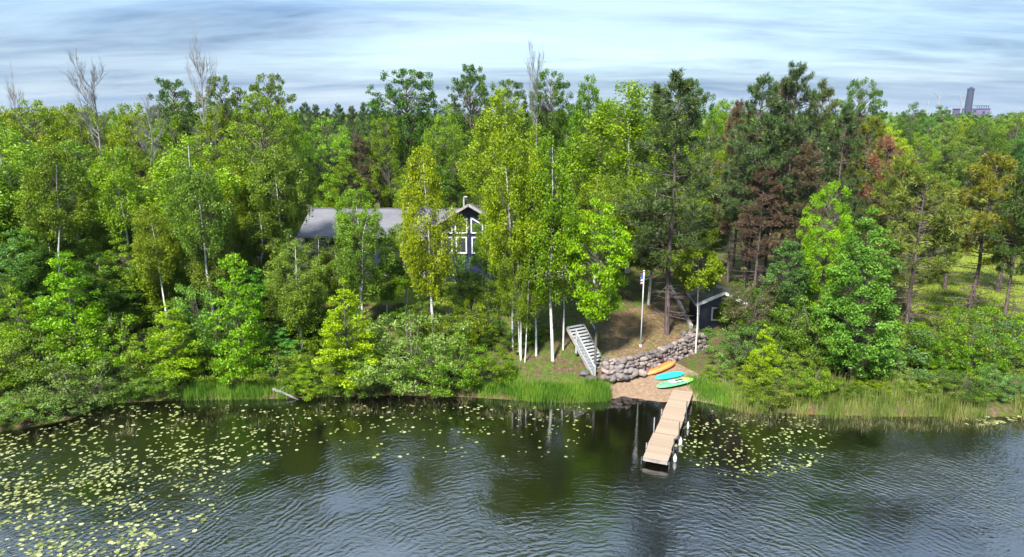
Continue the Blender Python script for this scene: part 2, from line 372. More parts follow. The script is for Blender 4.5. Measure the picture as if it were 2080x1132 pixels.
# ------------------------------------------------------------------ tree kinds (each a trunk mesh and a crown mesh)
def prof(points):
    xs, ys = zip(*points); return lambda t: np.interp(t, xs, ys)
def leafy(seed, H, Rr, base, shape, nclus, per, leaf, clus=(0.35, 0.7), flat=0.6, droop=0.0, tr=0.14, lean=0.0, stems=1, inner=0.45, spread=0.0, lump=0.28, wob=0.25, bark_=None, leaf_mat_=None, asp=0.6, rise=0.5):
    rng = np.random.default_rng(seed)
    T = Tubes(); B_ = Tubes(); trunks = []
    for s in range(stems):
        a = rng.random()*6.28; k = 7; t = np.linspace(0, 1, k); off = np.array([math.cos(a), math.sin(a)])
        hh = H*(0.95 if s == 0 else 0.7 + 0.25*rng.random())
        xy = np.cumsum(rng.normal(size=(k, 2))*wob*H/60, 0); xy -= xy[0]
        base_off = off*(0.0 if stems == 1 else 0.25 + 0.15*rng.random())
        P = np.column_stack([base_off[0] + xy[:, 0] + off[0]*t**1.4*(spread*Rr) + lean*H*t**1.3, base_off[1] + xy[:, 1] + off[1]*t**1.4*(spread*Rr), -0.35 + t*(hh + 0.35)])
        T.add(P, tr*(1 - 0.93*t)*(1.0 if s == 0 else 0.75) + 0.008, 7); trunks.append((P, hh))
    ph = rng.random(8)*6.28
    tt = rng.random(nclus*4)*(1-base) + base
    w = shape((tt-base)/(1-base))**1.2; tt = tt[rng.random(len(tt)) < w/w.max()][:nclus]
    n = len(tt); ang = rng.random(n)*6.28
    lum = 1 + lump*(np.sin(2*ang + 5*tt + ph[0]) * 0.5 + np.sin(3*ang - 9*tt + ph[1])*0.5 + np.sin(14*tt + ph[2])*0.35)
    rad = Rr*shape((tt-base)/(1-base))*lum*(inner + (1-inner)*np.sqrt(rng.random(n)))
    si = rng.integers(0, stems, n)
    C = np.zeros((n, 3))
    for i in range(n):
        P, hh = trunks[si[i]]; z = tt[i]*H
        ax = np.array([np.interp(min(z, hh), P[:, 2], P[:, 0]), np.interp(min(z, hh), P[:, 2], P[:, 1])])
        C[i] = (ax[0] + rad[i]*math.cos(ang[i]), ax[1] + rad[i]*math.sin(ang[i]), z)
        z0 = max(0.04*H, min(z - rise*rad[i], hh*0.97)); a0 = np.array([np.interp(z0, P[:, 2], P[:, 0]), np.interp(z0, P[:, 2], P[:, 1]), z0])
        mid = a0*0.45 + C[i]*0.55 + np.array([0, 0, 0.10*rad[i]]) + rng.normal(size=3)*0.06*rad[i]
        B_.add(np.array([a0, mid, C[i]]), np.array([0.10, 0.05, 0.018])*tr*(1.5 if bark_ is not None else 2.4)*min(1, 0.35 + rad[i]/Rr*0.6), 4)
    cr = rng.uniform(*clus, n)*(1.15 - 0.35*tt)
    idx = np.repeat(np.arange(n), np.maximum(8, (per*(cr/np.mean(cr))**1.6)).astype(int)); m = len(idx)
    D = rng.normal(size=(m, 3)); D /= np.linalg.norm(D, axis=1, keepdims=True); D *= (rng.random(m)**0.45)[:, None]
    D *= cr[idx][:, None]; D[:, 2] *= flat
    D[:, 2] -= droop*rng.random(m)**2*cr[idx]*2.2
    L = C[idx] + D
    o = D/(np.linalg.norm(D, axis=1, keepdims=True)+1e-6)
    V, F = leaves(rng, L, o, leaf, asp)
    cl = rng.random(n); rn = np.clip(0.55*cl[idx] + 0.45*rng.random(m), 0, 1)
    return (T.mesh('trunk', bark_ or M['bark']), fast_mesh('crown', V, F, leaf_mat_ or M['mid'], False, rn), H, 2*Rr*1.12, B_.mesh('limbs', M['bark']))

OVAL = prof([(0,0.35),(0.2,0.85),(0.4,1),(0.7,0.8),(0.9,0.45),(1,0.18)])
ROUND = prof([(0,0.45),(0.25,0.9),(0.5,1),(0.75,0.85),(0.92,0.5),(1,0.2)])
CONE = prof([(0,0.75),(0.15,1),(0.4,0.8),(0.7,0.48),(0.9,0.24),(1,0.06)])
DOME = prof([(0,0.9),(0.3,1),(0.6,0.88),(0.85,0.55),(1,0.25)])
VASE = prof([(0,0.15),(0.35,0.6),(0.65,1),(0.85,0.85),(1,0.4)])
P = {}
def reg(kind, *variants): P[kind] = list(variants)
reg('birch', *[leafy(10+i, 12, 2.3, 0.30, OVAL, 210, 130, 0.132, (0.34, 0.66), 0.75, 0.55, 0.13, lean=(0.0, 0.03, -0.03, 0.02, -0.02, 0.04, 0.0)[i], lump=0.28+0.05*i, bark_=M['birch'], leaf_mat_=M['yellow'], wob=0.5) for i in range(7)])
reg('birch_clump', *[leafy(30+i, 12, 2.5, 0.32, OVAL, 210, 130, 0.132, (0.34, 0.66), 0.75, 0.5, 0.11, stems=3, spread=0.35, bark_=M['birch'], leaf_mat_=M['mid'], wob=0.35) for i in range(2)])
reg('birch_high', leafy(28, 7, 1.6, 0.63, ROUND, 100, 95, 0.14, (0.28, 0.5), 0.7, 0.3, 0.055, lean=-0.02, bark_=M['birch'], leaf_mat_=M['mid'], wob=0.35))
reg('birch_tall', *[leafy(60+i, 12, 2.1, 0.55, ROUND, 130, 130, 0.132, (0.34, 0.66), 0.75, 0.5, 0.13, lean=0.02*(i-1), bark_=M['birch'], leaf_mat_=M['mid'], wob=0.5) for i in range(3)])
reg('broad', *[leafy(50+i, 14, 3.4, 0.22, ROUND, 260, 112, 0.16, (0.45, 0.8), 0.62, 0.15, 0.2, lump=0.26+0.05*i, leaf_mat_=M['mid']) for i in range(6)])
reg('open', *[leafy(70+i, 14, 3.6, 0.34, VASE, 240, 80, 0.16, (0.3, 0.68), 0.6, 0.05, 0.2, lump=0.4, stems=1, inner=0.35, leaf_mat_=M['dark']) for i in range(3)])
reg('young', *[leafy(90+i, 6, 1.5, 0.05, CONE, 130, 100, 0.112, (0.25, 0.45), 0.5, 0.1, 0.06, lump=0.32, leaf_mat_=M['bright']) for i in range(5)])
reg('cone', leafy(105, 11, 2.5, 0.06, prof([(0,0.7),(0.12,1),(0.4,0.86),(0.65,0.62),(0.85,0.36),(1,0.10)]), 330, 120, 0.14, (0.32, 0.6), 0.5, 0.15, 0.1, lump=0.3, leaf_mat_=M['fresh']))
reg('maple', *[leafy(110+i, 8, 1.9, 0.34, OVAL, 150, 95, 0.14, (0.3, 0.55), 0.55, 0.1, 0.09, lump=0.25, leaf_mat_=M['bright']) for i in range(2)])
reg('bush', *[leafy(130+i, 3, 1.7, 0.03, DOME, 110, 92, 0.10, (0.24, 0.42), 0.62, 0.0, 0.05, stems=5, spread=0.5, inner=0.55, lump=0.3, leaf_mat_=M['mid'], rise=0.7) for i in range(4)])

def pine(seed, H, Rr, base, dead_from, tufts, sparse=0.0, shape=None, nmat=None, needle=0.26, full=24):
    rng = np.random.default_rng(seed); T = Tubes(); k = 8; t = np.linspace(0, 1, k)
    xy = np.cumsum(rng.normal(size=(k, 2))*0.05, 0); xy -= xy[0]
    PT = np.column_stack([xy, -0.4 + t*(H+0.4)]); T.add(PT, 0.17*(1-0.92*t)+0.01, 8)
    shape = shape or prof([(0,0.55),(0.25,1),(0.6,0.8),(0.85,0.45),(1,0.12)])
    C = []; O = []
    z = dead_from*H
    while z < H*0.985:
        tt = z/H; live = tt > base
        for q in range(rng.integers(3, 6)):
            if rng.random() < (sparse if live else 0.1): continue
            a = rng.random()*6.28; d = np.array([math.cos(a), math.sin(a), 0])
            L = Rr*(shape((tt-base)/(1-base)) if live else rng.uniform(0.35, 0.95))*rng.uniform(0.7, 1.15)
            a0 = np.array([np.interp(z, PT[:, 2], PT[:, 0]), np.interp(z, PT[:, 2], PT[:, 1]), z + rng.normal()*0.08])
            up = (0.16 + 0.55*max(0, tt-0.6)/0.4) if live else rng.uniform(-0.14, 0.10)
            pts = np.array([a0, a0 + d*L*0.5 + [0, 0, up*L*0.35], a0 + d*L + [0, 0, up*L]])
            T.add(pts, np.array([0.032, 0.022, 0.008])*(1.0 if live else 0.8), 4)
            side = np.array([-d[1], d[0], 0])
            if live:
                m = max(2, int(tufts*(0.35 + L/Rr)))
                for _ in range(m):
                    u = 0.35 + 0.7*rng.random()**0.7; w = rng.normal()*0.26*L*(1.15-u*0.5)
                    c = a0 + d*L*u + [0, 0, up*L*u + 0.06 + abs(rng.normal())*0.10] + side*w
                    b0 = a0 + d*L*max(0.1, u-0.25) + [0, 0, up*L*max(0.1, u-0.25)]
                    if rng.random() < 0.5: T.add(np.array([b0, c]), np.array([0.012, 0.005]), 3)
                    C.append(c); O.append(d*0.6 + side*np.sign(w)*0.3 + [0, 0, 0.7])
            else:
                for _ in range(8):
                    u = 0.25 + 0.6*rng.random(); c = a0 + d*L*u + [0, 0, up*L*u]
                    T.add(np.array([c, c + d*0.25*L*rng.random() + side*rng.normal()*0.28*L + [0, 0, rng.normal()*0.12]]), np.array([0.010, 0.004]), 3)
        z += H*rng.uniform(0.022, 0.036)
    for _ in range(6): C.append(np.array([xy[-1][0], xy[-1][1], H]) + rng.normal(size=3)*[0.12, 0.12, 0.2]); O.append(np.array([0, 0, 1.0]))
    C = np.array(C); O = np.array(O); O /= np.linalg.norm(O, axis=1, keepdims=True)
    n = len(C); idx = np.repeat(np.arange(n), full); m = len(idx)
    D = rng.normal(size=(m, 3)) + O[idx]*0.9; D /= np.linalg.norm(D, axis=1, keepdims=True)
    S = np.cross(D, rng.normal(size=(m, 3))); S /= np.linalg.norm(S, axis=1, keepdims=True)
    l = (needle*(0.7+0.5*rng.random(m)))[:, None]; w = 0.021
    c0 = C[idx] + rng.normal(size=(m, 3))*0.03
    V = np.stack([c0 - S*w*0.5, c0 + S*w*0.5, c0 + D*l + S*w*0.6, c0 + D*l - S*w*0.6], 1).reshape(-1, 3)
    rn = np.clip(0.6*rng.random(n)[idx] + 0.4*rng.random(m), 0, 1)
    return (T.mesh('trunk', M['pinebark']), fast_mesh('crown', V, np.arange(4*m).reshape(-1, 4), nmat or M['needle'], False, rn), H, 2*Rr)
reg('pine', *[pine(200+i, 15, 2.7, 0.28, 0.08, 11, needle=0.29) for i in range(3)])
reg('pine_sparse', *[pine(220+i, 11, 2.6, 0.42, 0.14, 9.0, 0.06, needle=0.30, full=30, nmat=M['needle_yellow']) for i in range(2)])
reg('pine_rust', pine(240, 11, 1.9, 0.50, 0.2, 4.5, 0.15, nmat=M['needle_red']))

def dead_tree(seed, H, Rr, base=0.35, fine=7):
    rng = np.random.default_rng(seed); T = Tubes(); k = 8; t = np.linspace(0, 1, k)
    xy = np.cumsum(rng.normal(size=(k, 2))*0.10, 0); xy -= xy[0]
    PT = np.column_stack([xy, -0.4 + t*(H+0.4)]); T.add(PT, 0.12*(1-0.92*t)+0.008, 7)
    K = Tubes()
    for i in range(18):
        tt = base + (1-base)*rng.random()**0.7*0.97; z = tt*H; a = rng.random()*6.28; d = np.array([math.cos(a), math.sin(a), 0])
        L = Rr*rng.uniform(0.4, 1.0)*(1.2-0.55*tt); a0 = np.array([np.interp(z, PT[:, 2], PT[:, 0]), np.interp(z, PT[:, 2], PT[:, 1]), z])
        up = rng.uniform(0.9, 2.2)
        pts = np.array([a0, a0+d*L*0.55+[0,0,up*L*0.35], a0+d*L*0.9+[0,0,up*L*0.85], a0+d*L+[0,0,up*L*1.25]])
        T.add(pts, np.array([0.034, 0.026, 0.015, 0.006])*(1.4-tt*0.7), 5)
        for j in range(fine):
            u = 0.25+0.75*rng.random(); b0 = np.array([np.interp(u, [0, .4, .75, 1], pts[:, q]) for q in range(3)])
            dd = d*0.3 + rng.normal(size=3)*0.32 + [0, 0, 1.0]; dd /= np.linalg.norm(dd); l2 = L*rng.uniform(0.35, 0.8) + 0.25
            e = b0 + dd*l2; K.add(np.array([b0, b0+dd*l2*0.5+rng.normal(size=3)*0.05, e]), np.array([0.013, 0.009, 0.004]), 3)
            for q in range(4):
                b1 = b0 + dd*l2*rng.uniform(0.2, 0.9); d2 = dd + rng.normal(size=3)*0.38; K.add(np.array([b1, b1+d2*l2*0.5]), np.array([0.008, 0.004]), 3)
    return (T.mesh('trunk', M['deadwood']), K.mesh('bare_twigs', M['deadwood']), H, 2.2*Rr)
reg('dead', dead_tree(300, 13, 1.7, 0.45), dead_tree(301, 13, 1.5, 0.55))

# ------------------------------------------------------------------ terrain
SHORE_PX = [(-400,900),(-60,885),(40,872),(150,850),(215,820),(330,814),(420,812),(560,810),(680,806),(800,803),(930,806),(1040,812),(1150,817),(1230,815),(1262,806),(1340,818),(1412,815),(1500,832),(1640,842),(1800,846),(1900,846),(2080,846),(2500,846)]
SH = [G(x, y, 0.0) for x, y in SHORE_PX]; SHX = np.array([p.x for p in SH]); SHY = np.array([p.y for p in SH])
SHX[0] -= 60; SHX[-1] += 60
WALL_PX = [(1232,771),(1269,770),(1312,759),(1345,747),(1376,732),(1403,719),(1432,706)]
WB = [G(x, y, 0.45) for x, y in WALL_PX]; WX = np.array([p.x for p in WB]); WY = np.array([p.y for p in WB])
def sstep(a, b, x): t = np.clip((x-a)/(b-a), 0, 1); return t*t*(3-2*t)
def height(x, y):
    x = np.asarray(x, float); y = np.asarray(y, float)
    d = y - np.interp(x, SHX, SHY)
    g = np.interp(d, [-60,-25,-8,-3,-0.6,0,0.5,2,4,8,13,30,80,300,9000], [-3.2,-2.6,-1.1,-0.55,-0.25,0.0,0.28,0.55,1.10,2.35,3.3,3.6,3.6,3.0,3.0])
    right = sstep(14, 24, x); g = np.where(d > 2, g*(1-right) + right*(0.55 + 1.2*np.clip((d-2)/14, 0, 1)), g)
    wy = np.interp(x, WX, WY); e = y - wy
    up = 1.38 + np.clip(e, 0, 30)*0.16; up = np.minimum(up, 3.6)
    low = np.where(d > 0, np.minimum(0.13*d, 0.5), g)
    bz = low + (up-low)*sstep(0.25, 0.75, e)
    w = sstep(WX[0]-0.5, WX[0]+0.3, x)*(1 - sstep(WX[-1]-0.2, WX[-1]+2.5, x))*(1 - sstep(6, 14, e))
    return g*(1-w) + bz*w + 0.05*np.sin(x*1.3+y*0.7)*np.clip(d, 0, 1)*(1-w)
def hz(x, y): return float(height(x, y))
xs = np.unique(np.concatenate([-np.geomspace(46, 2600, 20), np.arange(-45, 45.01, 0.33), np.geomspace(46, 2600, 20)]))
ys = np.unique(np.concatenate([np.linspace(-200, 18, 12), np.arange(19, 30, 0.8), np.arange(30, 60, 0.33), np.arange(60, 130, 2.5), np.geomspace(130, 2600, 18)]))
XX, YY = np.meshgrid(xs, ys); ZZ = height(XX, YY)
nx, ny = len(xs), len(ys)
ii = (np.arange(ny-1)[:, None]*nx + np.arange(nx-1)[None, :]).ravel()
gm = fast_mesh('ground', np.column_stack([XX.ravel(), YY.ravel(), ZZ.ravel()]), np.column_stack([ii, ii+1, ii+nx+1, ii+nx]), M['ground'], True)
def gattr(name, arr): gm.attributes.new(name, 'FLOAT', 'POINT').data.foreach_set('value', arr.ravel().astype(np.float32))
DD = YY - np.interp(XX, SHX, SHY); EE = YY - np.interp(XX, WX, WY)
inb = sstep(WX[0]-0.6, WX[0]+0.5, XX)*(1-sstep(WX[-1]-1.8, WX[-1]-0.6, XX))
gattr('sand', inb*sstep(WX[0]-0.6, WX[0]+0.5, XX)*(1-sstep(WX[-1]-3.4, WX[-1]-2.4, XX+0.35*EE))*(EE < -0.15)*(DD > -4.5)); gattr('dry', inb*(EE > -0.3)*(EE < 7)*1.0)
LAWN_A = G(600, 640, 3.0); 
lawn = sstep(-17, -14, XX)*(1-sstep(0, 4, XX))*sstep(46.5, 48.5, YY)*(1-sstep(54, 56, YY))
lawn = np.maximum(lawn, sstep(0.53, 0.60, XX/np.maximum(YY, 1))*sstep(44, 48, YY)*(1-sstep(115, 125, YY)))
lawn = np.maximum(lawn, 0.30*inb*(EE > 1.2)*(EE < 9))
gattr('lawn', lawn); gattr('bed', (DD < -0.05)*(1-inb*(DD > -3.5)*0.6)*1.0)
tag(ob('ground', gm), 'sloping wooded bank with leaf litter, lawn and sandy beach', None, None, 'structure')
wm = fast_mesh('lake_water', [(-2600,-200,0),(2600,-200,0),(2600,60,0),(-2600,60,0)], [(0,1,2,3)], M['water'])
tag(ob('lake_water', wm), 'dark rippled lake water reflecting the trees and sky', None, None, 'structure')

# ------------------------------------------------------------------ house
def rect_frame(mb, x0, x1, z0, z1, t, y0, y1):
    mb.box(x0, x1, y0, y1, z0, z0+t); mb.box(x0, x1, y0, y1, z1-t, z1); mb.box(x0, x0+t, y0, y1, z0+t, z1-t); mb.box(x1-t, x1, y0, y1, z0+t, z1-t)
HY = 55.0
hx0 = AT(618, 475, HY).x; hx1 = AT(1010, 475, HY).x; hz0 = 3.45
eave = AT(700, 476, HY-0.5).z; ridge = AT(700, 424, HY+3.7).z; HB = HY + 7.4
house = thing('house', ((hx0+hx1)/2, HY, hz0), 'navy house with grey shingle roof half hidden behind the birches', 'house')
H0 = Vector(house.location)
def L(v): return Vector(v) - H0
def hb(fn, name, material, parent=house, **k):
    mb = MB(); fn(mb); mb.v = [tuple(Vector(v) - (H0 if parent is house else H0)) for v in mb.v]
    o = mb.build(name, material, None, **k); o.parent = parent
    return o
hb(lambda m: m.add([(hx0,HY,hz0-0.6),(hx1,HY,hz0-0.6),(hx1,HB,hz0-0.6),(hx0,HB,hz0-0.6),(hx0,HY,eave),(hx1,HY,eave),(hx1,HB,eave),(hx0,HB,eave),(hx0,HY+3.7,ridge-0.15),(hx1,HY+3.7,ridge-0.15)],
    [(0,1,5,4),(2,3,7,6),(1,2,6,9,5),(3,0,4,8,7),(0,3,2,1)]), 'wall', M['navy'])
ov = 0.45
roof = hb(lambda m: m.add([(hx0-ov,HY-0.55,eave-0.12),(hx1+ov,HY-0.55,eave-0.12),(hx1+ov,HY+3.7,ridge),(hx0-ov,HY+3.7,ridge),(hx0-ov,HB+0.55,eave-0.12),(hx1+ov,HB+0.55,eave-0.12),
    (hx0-ov,HY-0.55,eave-0.26),(hx1+ov,HY-0.55,eave-0.26),(hx1+ov,HY+3.7,ridge-0.14),(hx0-ov,HY+3.7,ridge-0.14),(hx0-ov,HB+0.55,eave-0.26),(hx1+ov,HB+0.55,eave-0.26)],
    [(0,1,2,3),(3,2,5,4),(7,6,9,8),(8,9,10,11),(0,6,7,1),(4,5,11,10),(0,3,9,6),(3,4,10,9),(2,1,7,8),(5,2,8,11)]), 'roof', M['shingle'])
hb(lambda m: m.box(hx0-ov, hx1+ov, HY-0.62, HY-0.555, eave-0.3, eave-0.10), 'fascia', M['greywhite'], roof)
hb(lambda m: m.box(hx0-ov, hx1+ov, HY+3.6, HY+3.8, ridge-0.02, ridge+0.05), 'ridge_cap', M['shingle'], roof)
pv = AT(941, 405, HY+1.5)
hb(lambda m: m.tube([(pv.x,HY+2.2,ridge-1.4),(pv.x,HY+2.2,pv.z-0.1),(pv.x+0.05,HY+2.15,pv.z+0.12),(pv.x+0.3,HY+2.1,pv.z+0.12)], 0.075, 8), 'flue_pipe', M['greywhite'], roof)
def window(x0, x1, z0, z1, y, parent=house, name='window'):
    g = hb(lambda m: m.box(x0+0.06, x1-0.06, y-0.03, y+0.02, z0+0.06, z1-0.06), name, M['glass'])
    hb(lambda m: rect_frame(m, x0, x1, z0, z1, 0.10, y-0.075, y-0.032), 'frame', M['white'], g)
    return g
for a, b_, c, d_ in ((707,735,487,512), (640,668,487,512)):
    p = AT(a, d_, HY); q = AT(b_, c, HY); window(p.x, q.x, p.z, q.z, HY-0.02)
p = AT(782, 528, HY); q = AT(812, 490, HY)
door = hb(lambda m: m.box(p.x, q.x, HY-0.06, HY-0.01, p.z, q.z), 'patio_door', M['glass'])
hb(lambda m: rect_frame(m, p.x-0.1, q.x+0.1, p.z-0.1, q.z+0.1, 0.1, HY-0.10, HY-0.063), 'frame', M['plantdark'], door)
# projecting gable wing with tall prow windows
GY = 52.2
ax = AT(951, 414, GY-0.6); el = AT(858, 470, GY-0.6); gs = (ax.z-el.z)/(ax.x-el.x); gw = 3.3
gz = lambda x: ax.z - 0.32 - gs*abs(x-ax.x)
gx0, gx1 = ax.x-gw+0.35, ax.x+gw-0.35
hb(lambda m: m.prism([(gx0,hz0-0.6),(gx1,hz0-0.6),(gx1,gz(gx1)),(ax.x,gz(ax.x)),(gx0,gz(gx0))], GY, GY+0.5), 'gable_wall', M['navy'])
def gable_roof(m):
    xl, xr = el.x, 2*ax.x-el.x
    for s in (xl, xr):
        m.add([(s,GY-0.6,el.z),(ax.x,GY-0.6,ax.z),(ax.x,HY+2.6,ax.z-0.75),(s,HY+2.6,el.z-0.75),(s,GY-0.6,el.z-0.2),(ax.x,GY-0.6,ax.z-0.2),(ax.x,HY+2.6,ax.z-0.95),(s,HY+2.6,el.z-0.95)],
              [(0,1,2,3),(7,6,5,4),(0,4,5,1),(0,3,7,4),(3,2,6,7)])
hb(lambda m: m.box(gx0, gx1, GY+0.503, HY+1.0, hz0-0.6, gz(gx0)-0.6), 'wing_wall', M['navy'])
groof = hb(gable_roof, 'gable_roof', M['shingle'])
hb(lambda m: [m.bar((s,GY-0.64,el.z-0.10),(ax.x,GY-0.64,ax.z-0.10),0.05,0.18,(0,0,1)) for s in (el.x, 2*ax.x-el.x)], 'rake_board', M['timber'], groof)
def trap(x0, x1):
    zb = AT(930, 473, GY).z; t0, t1 = gz(x0)-0.75, gz(x1)-0.75
    g = hb(lambda m: m.prism([(x0,zb),(x1,zb),(x1,t1),(x0,t0)], GY-0.045, GY-0.01), 'prow_window', M['glass'])
    def fr(m):
        for a_, b_ in (((x0,zb),(x1,zb)),((x1,zb),(x1,t1)),((x1,t1),(x0,t0)),((x0,t0),(x0,zb))):
            m.bar((a_[0],GY-0.07,a_[1]),(b_[0],GY-0.07,b_[1]),0.05,0.13,(0,1,0)) if False else m.bar((a_[0],GY-0.075,a_[1]),(b_[0],GY-0.075,b_[1]),0.10,0.05,(0,-1,0))
    hb(fr, 'frame', M['white'], g)
zl0, zl1 = AT(930, 515, GY).z, AT(930, 481, GY).z
for s in (-1, 1):
    for (u0, u1) in ((0.18, 1.05), (1.3, 2.2)):
        xa, xb = sorted((ax.x + s*u0, ax.x + s*u1)); trap(xa, xb); window(xa, xb, zl0, zl1, GY-0.02)
hb(lambda m: m.box(hx0-0.2, gx0-0.1, HY-1.6, HY-0.05, hz0-0.4, hz0+0.06), 'patio_slab', M['concrete'])
# raised deck with white railing right of the gable
dk = AT(1040, 545, 51.0); dz = AT(1100, 545, 51.0).z
deck = thing('raised_deck', (dk.x+2.2, 51.6, hz(dk.x+2.2, 51.6)), 'small raised deck with white railing right of the house gable', 'deck')
D0 = Vector(deck.location); gzd = D0.z
m = MB(); m.box(-2.2, 2.2, -1.2, 1.4, 0.55, 0.67); m.build('deck_floor', M['timber'], deck)
for sx in (-2.1, 0, 2.1):
    for sy in (-1.1, 1.3): MB().box(sx-0.05, sx+0.05, sy-0.05, sy+0.05, -0.5, 0.55 if sy > 0 else 1.6).build('post', M['white'], deck)
rl = MB().box(-2.2, 2.2, -1.14, -1.06, 1.55, 1.62).box(-2.2, 2.2, -1.13, -1.07, 0.80, 0.85).build('railing', M['white'], deck)
for i in range(26):
    x = -2.0 + i*0.16
    if abs(x) < 0.09: continue
    MB().box(x-0.018, x+0.018, -1.12, -1.08, 0.85, 1.55).build('baluster', M['white'], rl)
# neighbouring beige outbuilding at the left end of the house
bx = AT(575, 505, 53)
shed2 = thing('garage', (bx.x, 54.5, hz(bx.x, 54.5)), 'low beige outbuilding seen through leaves left of the house', 'outbuilding')
MB().box(-2.1, 2.1, -1.5, 1.5, -0.4, 2.1).build('wall', M['beige'], shed2)
MB().prism([(-2.3,2.1),(2.3,2.1),(0,2.75)], -1.7, 1.7).build('roof', M['beige'], shed2)

# ------------------------------------------------------------------ boathouse shed
sc_ = G(1415, 669, 1.55)
shed = thing('shed', (sc_.x, sc_.y, 1.55), 'small dark navy shed with white corner trim above the stone wall', 'shed', None, R(-4))
SW, SD, SHH = 3.3, 3.0, 1.95
mb = MB(); mb.prism([(0,-0.5),(SW,-0.5),(SW,SHH),(SW/2,SHH+0.75),(0,SHH)], 0, SD); mb.build('wall', M['shednavy'], shed)
def shed_roof(m):
    for s in (-0.22, SW+0.22):
        zz_ = SHH - 0.10 + 0.03
        m.add([(s,-0.3,zz_),(SW/2,-0.3,SHH+0.84),(SW/2,SD+0.25,SHH+0.84),(s,SD+0.25,zz_),(s,-0.3,zz_-0.07),(SW/2,-0.3,SHH+0.77),(SW/2,SD+0.25,SHH+0.77),(s,SD+0.25,zz_-0.07)],
              [(0,1,2,3),(7,6,5,4),(0,4,5,1),(0,3,7,4),(3,2,6,7)])
mb = MB(); shed_roof(mb); sroof = mb.build('roof', plain('mossy_dark_roof', (0.035,0.042,0.028), 0.9, 0.4, 3), shed)
mb = MB()
for s in (-0.22, SW+0.22): mb.bar((s,-0.33,SHH-0.13),(SW/2,-0.33,SHH+0.78),0.05,0.20)
mb.build('rake_board', M['white'], sroof)
MB().box(-0.26, -0.225, -0.3, SD+0.25, SHH-0.2, SHH-0.06).build('eave_board', M['greywhite'], sroof)
MB().box(-0.03, 0.11, -0.035, -0.003, -0.3, SHH-0.1).box(-0.035, -0.003, -0.035, 0.1, -0.3, SHH-0.12).build('corner_board', M['white'], shed)
MB().box(SW-0.11, SW+0.03, -0.035, -0.003, -0.3, SHH-0.1).build('corner_board', M['white'], shed)
w_ = MB().box(1.0, 1.8, -0.03, -0.004, 0.75, 1.55).build('window', M['glass'], shed)
mb = MB(); rect_frame(mb, 0.92, 1.88, 0.67, 1.63, 0.11, -0.07, -0.033); mb.build('frame', M['white'], w_)
e0, e1 = G(1352, 590, 2.3), G(1412, 668, 1.6)
ed = thing('timber_edging', (e1.x, e1.y, hz(e1.x, e1.y)), 'grey timber edging running uphill along the shed side', 'edging')
mb = MB(); a_ = Vector((-0.3, -0.1, 0.18)); b_ = Vector((e0.x-e1.x, e0.y-e1.y, hz(e0.x, e0.y)-hz(e1.x, e1.y)+0.15)); mb.bar(a_, a_*0.52+b_*0.48, 0.24, 0.34); mb.build('timber', M['timber'], ed, 0.02)
mb = MB(); mb.bar(a_*0.51+b_*0.49, b_, 0.22, 0.32); mb.build('timber', M['timber'], ed, 0.02)

# ------------------------------------------------------------------ stone wall
def boulder(seed):
    rng = random.Random(seed); bm = bmesh.new(); bmesh.ops.create_icosphere(bm, subdivisions=2, radius=0.5)
    ax_ = [Vector((rng.gauss(0,1), rng.gauss(0,1), rng.gauss(0,1))).normalized() for _ in range(9)]; cut = [rng.uniform(0.30, 0.46) for _ in ax_]
    for v in bm.verts:
        for a, c in zip(ax_, cut):
            d = v.co.dot(a)
            if d > c: v.co -= a*(d-c)*0.85
    me = bpy.data.meshes.new('stone'); bm.to_mesh(me); bm.free(); me.polygons.foreach_set('use_smooth', np.ones(len(me.polygons), bool)); me.materials.append(M['stone']); return me
BOULD = [boulder(i) for i in range(9)]
wall = thing('stone_wall', (WX[0], WY[0], 0.4), 'retaining wall of rounded field stones curving above the sandy beach', 'stone wall')
rng = random.Random(5)
seg = np.concatenate([[0], np.cumsum(np.hypot(np.diff(WX), np.diff(WY)))]); WL = seg[-1]
def stone_at(x, y, z, s, parent=wall, flat=0.8):
    o = ob('stone', rng.choice(BOULD), parent)
    o.location = Vector((x, y, z)) - Vector(parent.location)
    o.rotation_euler = (rng.uniform(-0.4,0.4), rng.uniform(-0.4,0.4), rng.uniform(0,6.28)); o.scale = (s*rng.uniform(0.8,1.5), s*rng.uniform(0.8,1.2), s*rng.uniform(0.7,0.95)*flat*1.15); return o
for row in range(6):
    s_ = -0.1
    while s_ < WL:
        size = rng.uniform(0.26, 0.58)*(1.2 if row == 0 else 1.0)*(1.0 if s_ > 1.8 else 1.15)
        x = np.interp(s_, seg, WX); y = np.interp(s_, seg, WY)
        t_ = s_/WL
        top = 1.05 if t_ < 0.9 else 0.9
        if row*0.2 < top:
            stone_at(x + rng.uniform(-0.05,0.05), y + 0.02 + row*0.09 + rng.uniform(-0.06,0.06), 0.50 + row*0.20 + rng.uniform(-0.04,0.04), size)
        s_ += size*0.80
for px, py, s in ((1258,757,0.95),(1283,758,0.75),(1305,757,0.62),(1226,766,0.5),(1362,722,0.8),(1394,712,0.72),(1246,752,0.55)):
    q = G(px, py, 0.65); stone_at(q.x, q.y, 0.62, s, wall, 0.9)
for i in range(26):                                    # the far end of the bank, heaped smaller stones
    t_ = rng.uniform(0.72, 1.04)*WL; x = np.interp(t_, seg, WX) + rng.uniform(-0.2,0.3); y = np.interp(t_, seg, WY) + rng.uniform(0.4, 1.3); stone_at(x, y, hz(x, y)+rng.uniform(0,0.12), rng.uniform(0.28,0.45))
for px, py, s, lab in ((1187,772,0.55,'pale boulder farthest from the beach at the stair foot'),(1201,778,0.62,'pale flat boulder in the grass beside the bottom stair')):
    q = G(px, py, 0.4); o = ob('boulder', BOULD[2 if s < 0.6 else 5], None, (q.x, q.y, hz(q.x, q.y)+0.12), (0.1,0.1,s*5), (s*1.4, s, s*0.8)); tag(o, lab, 'boulder')

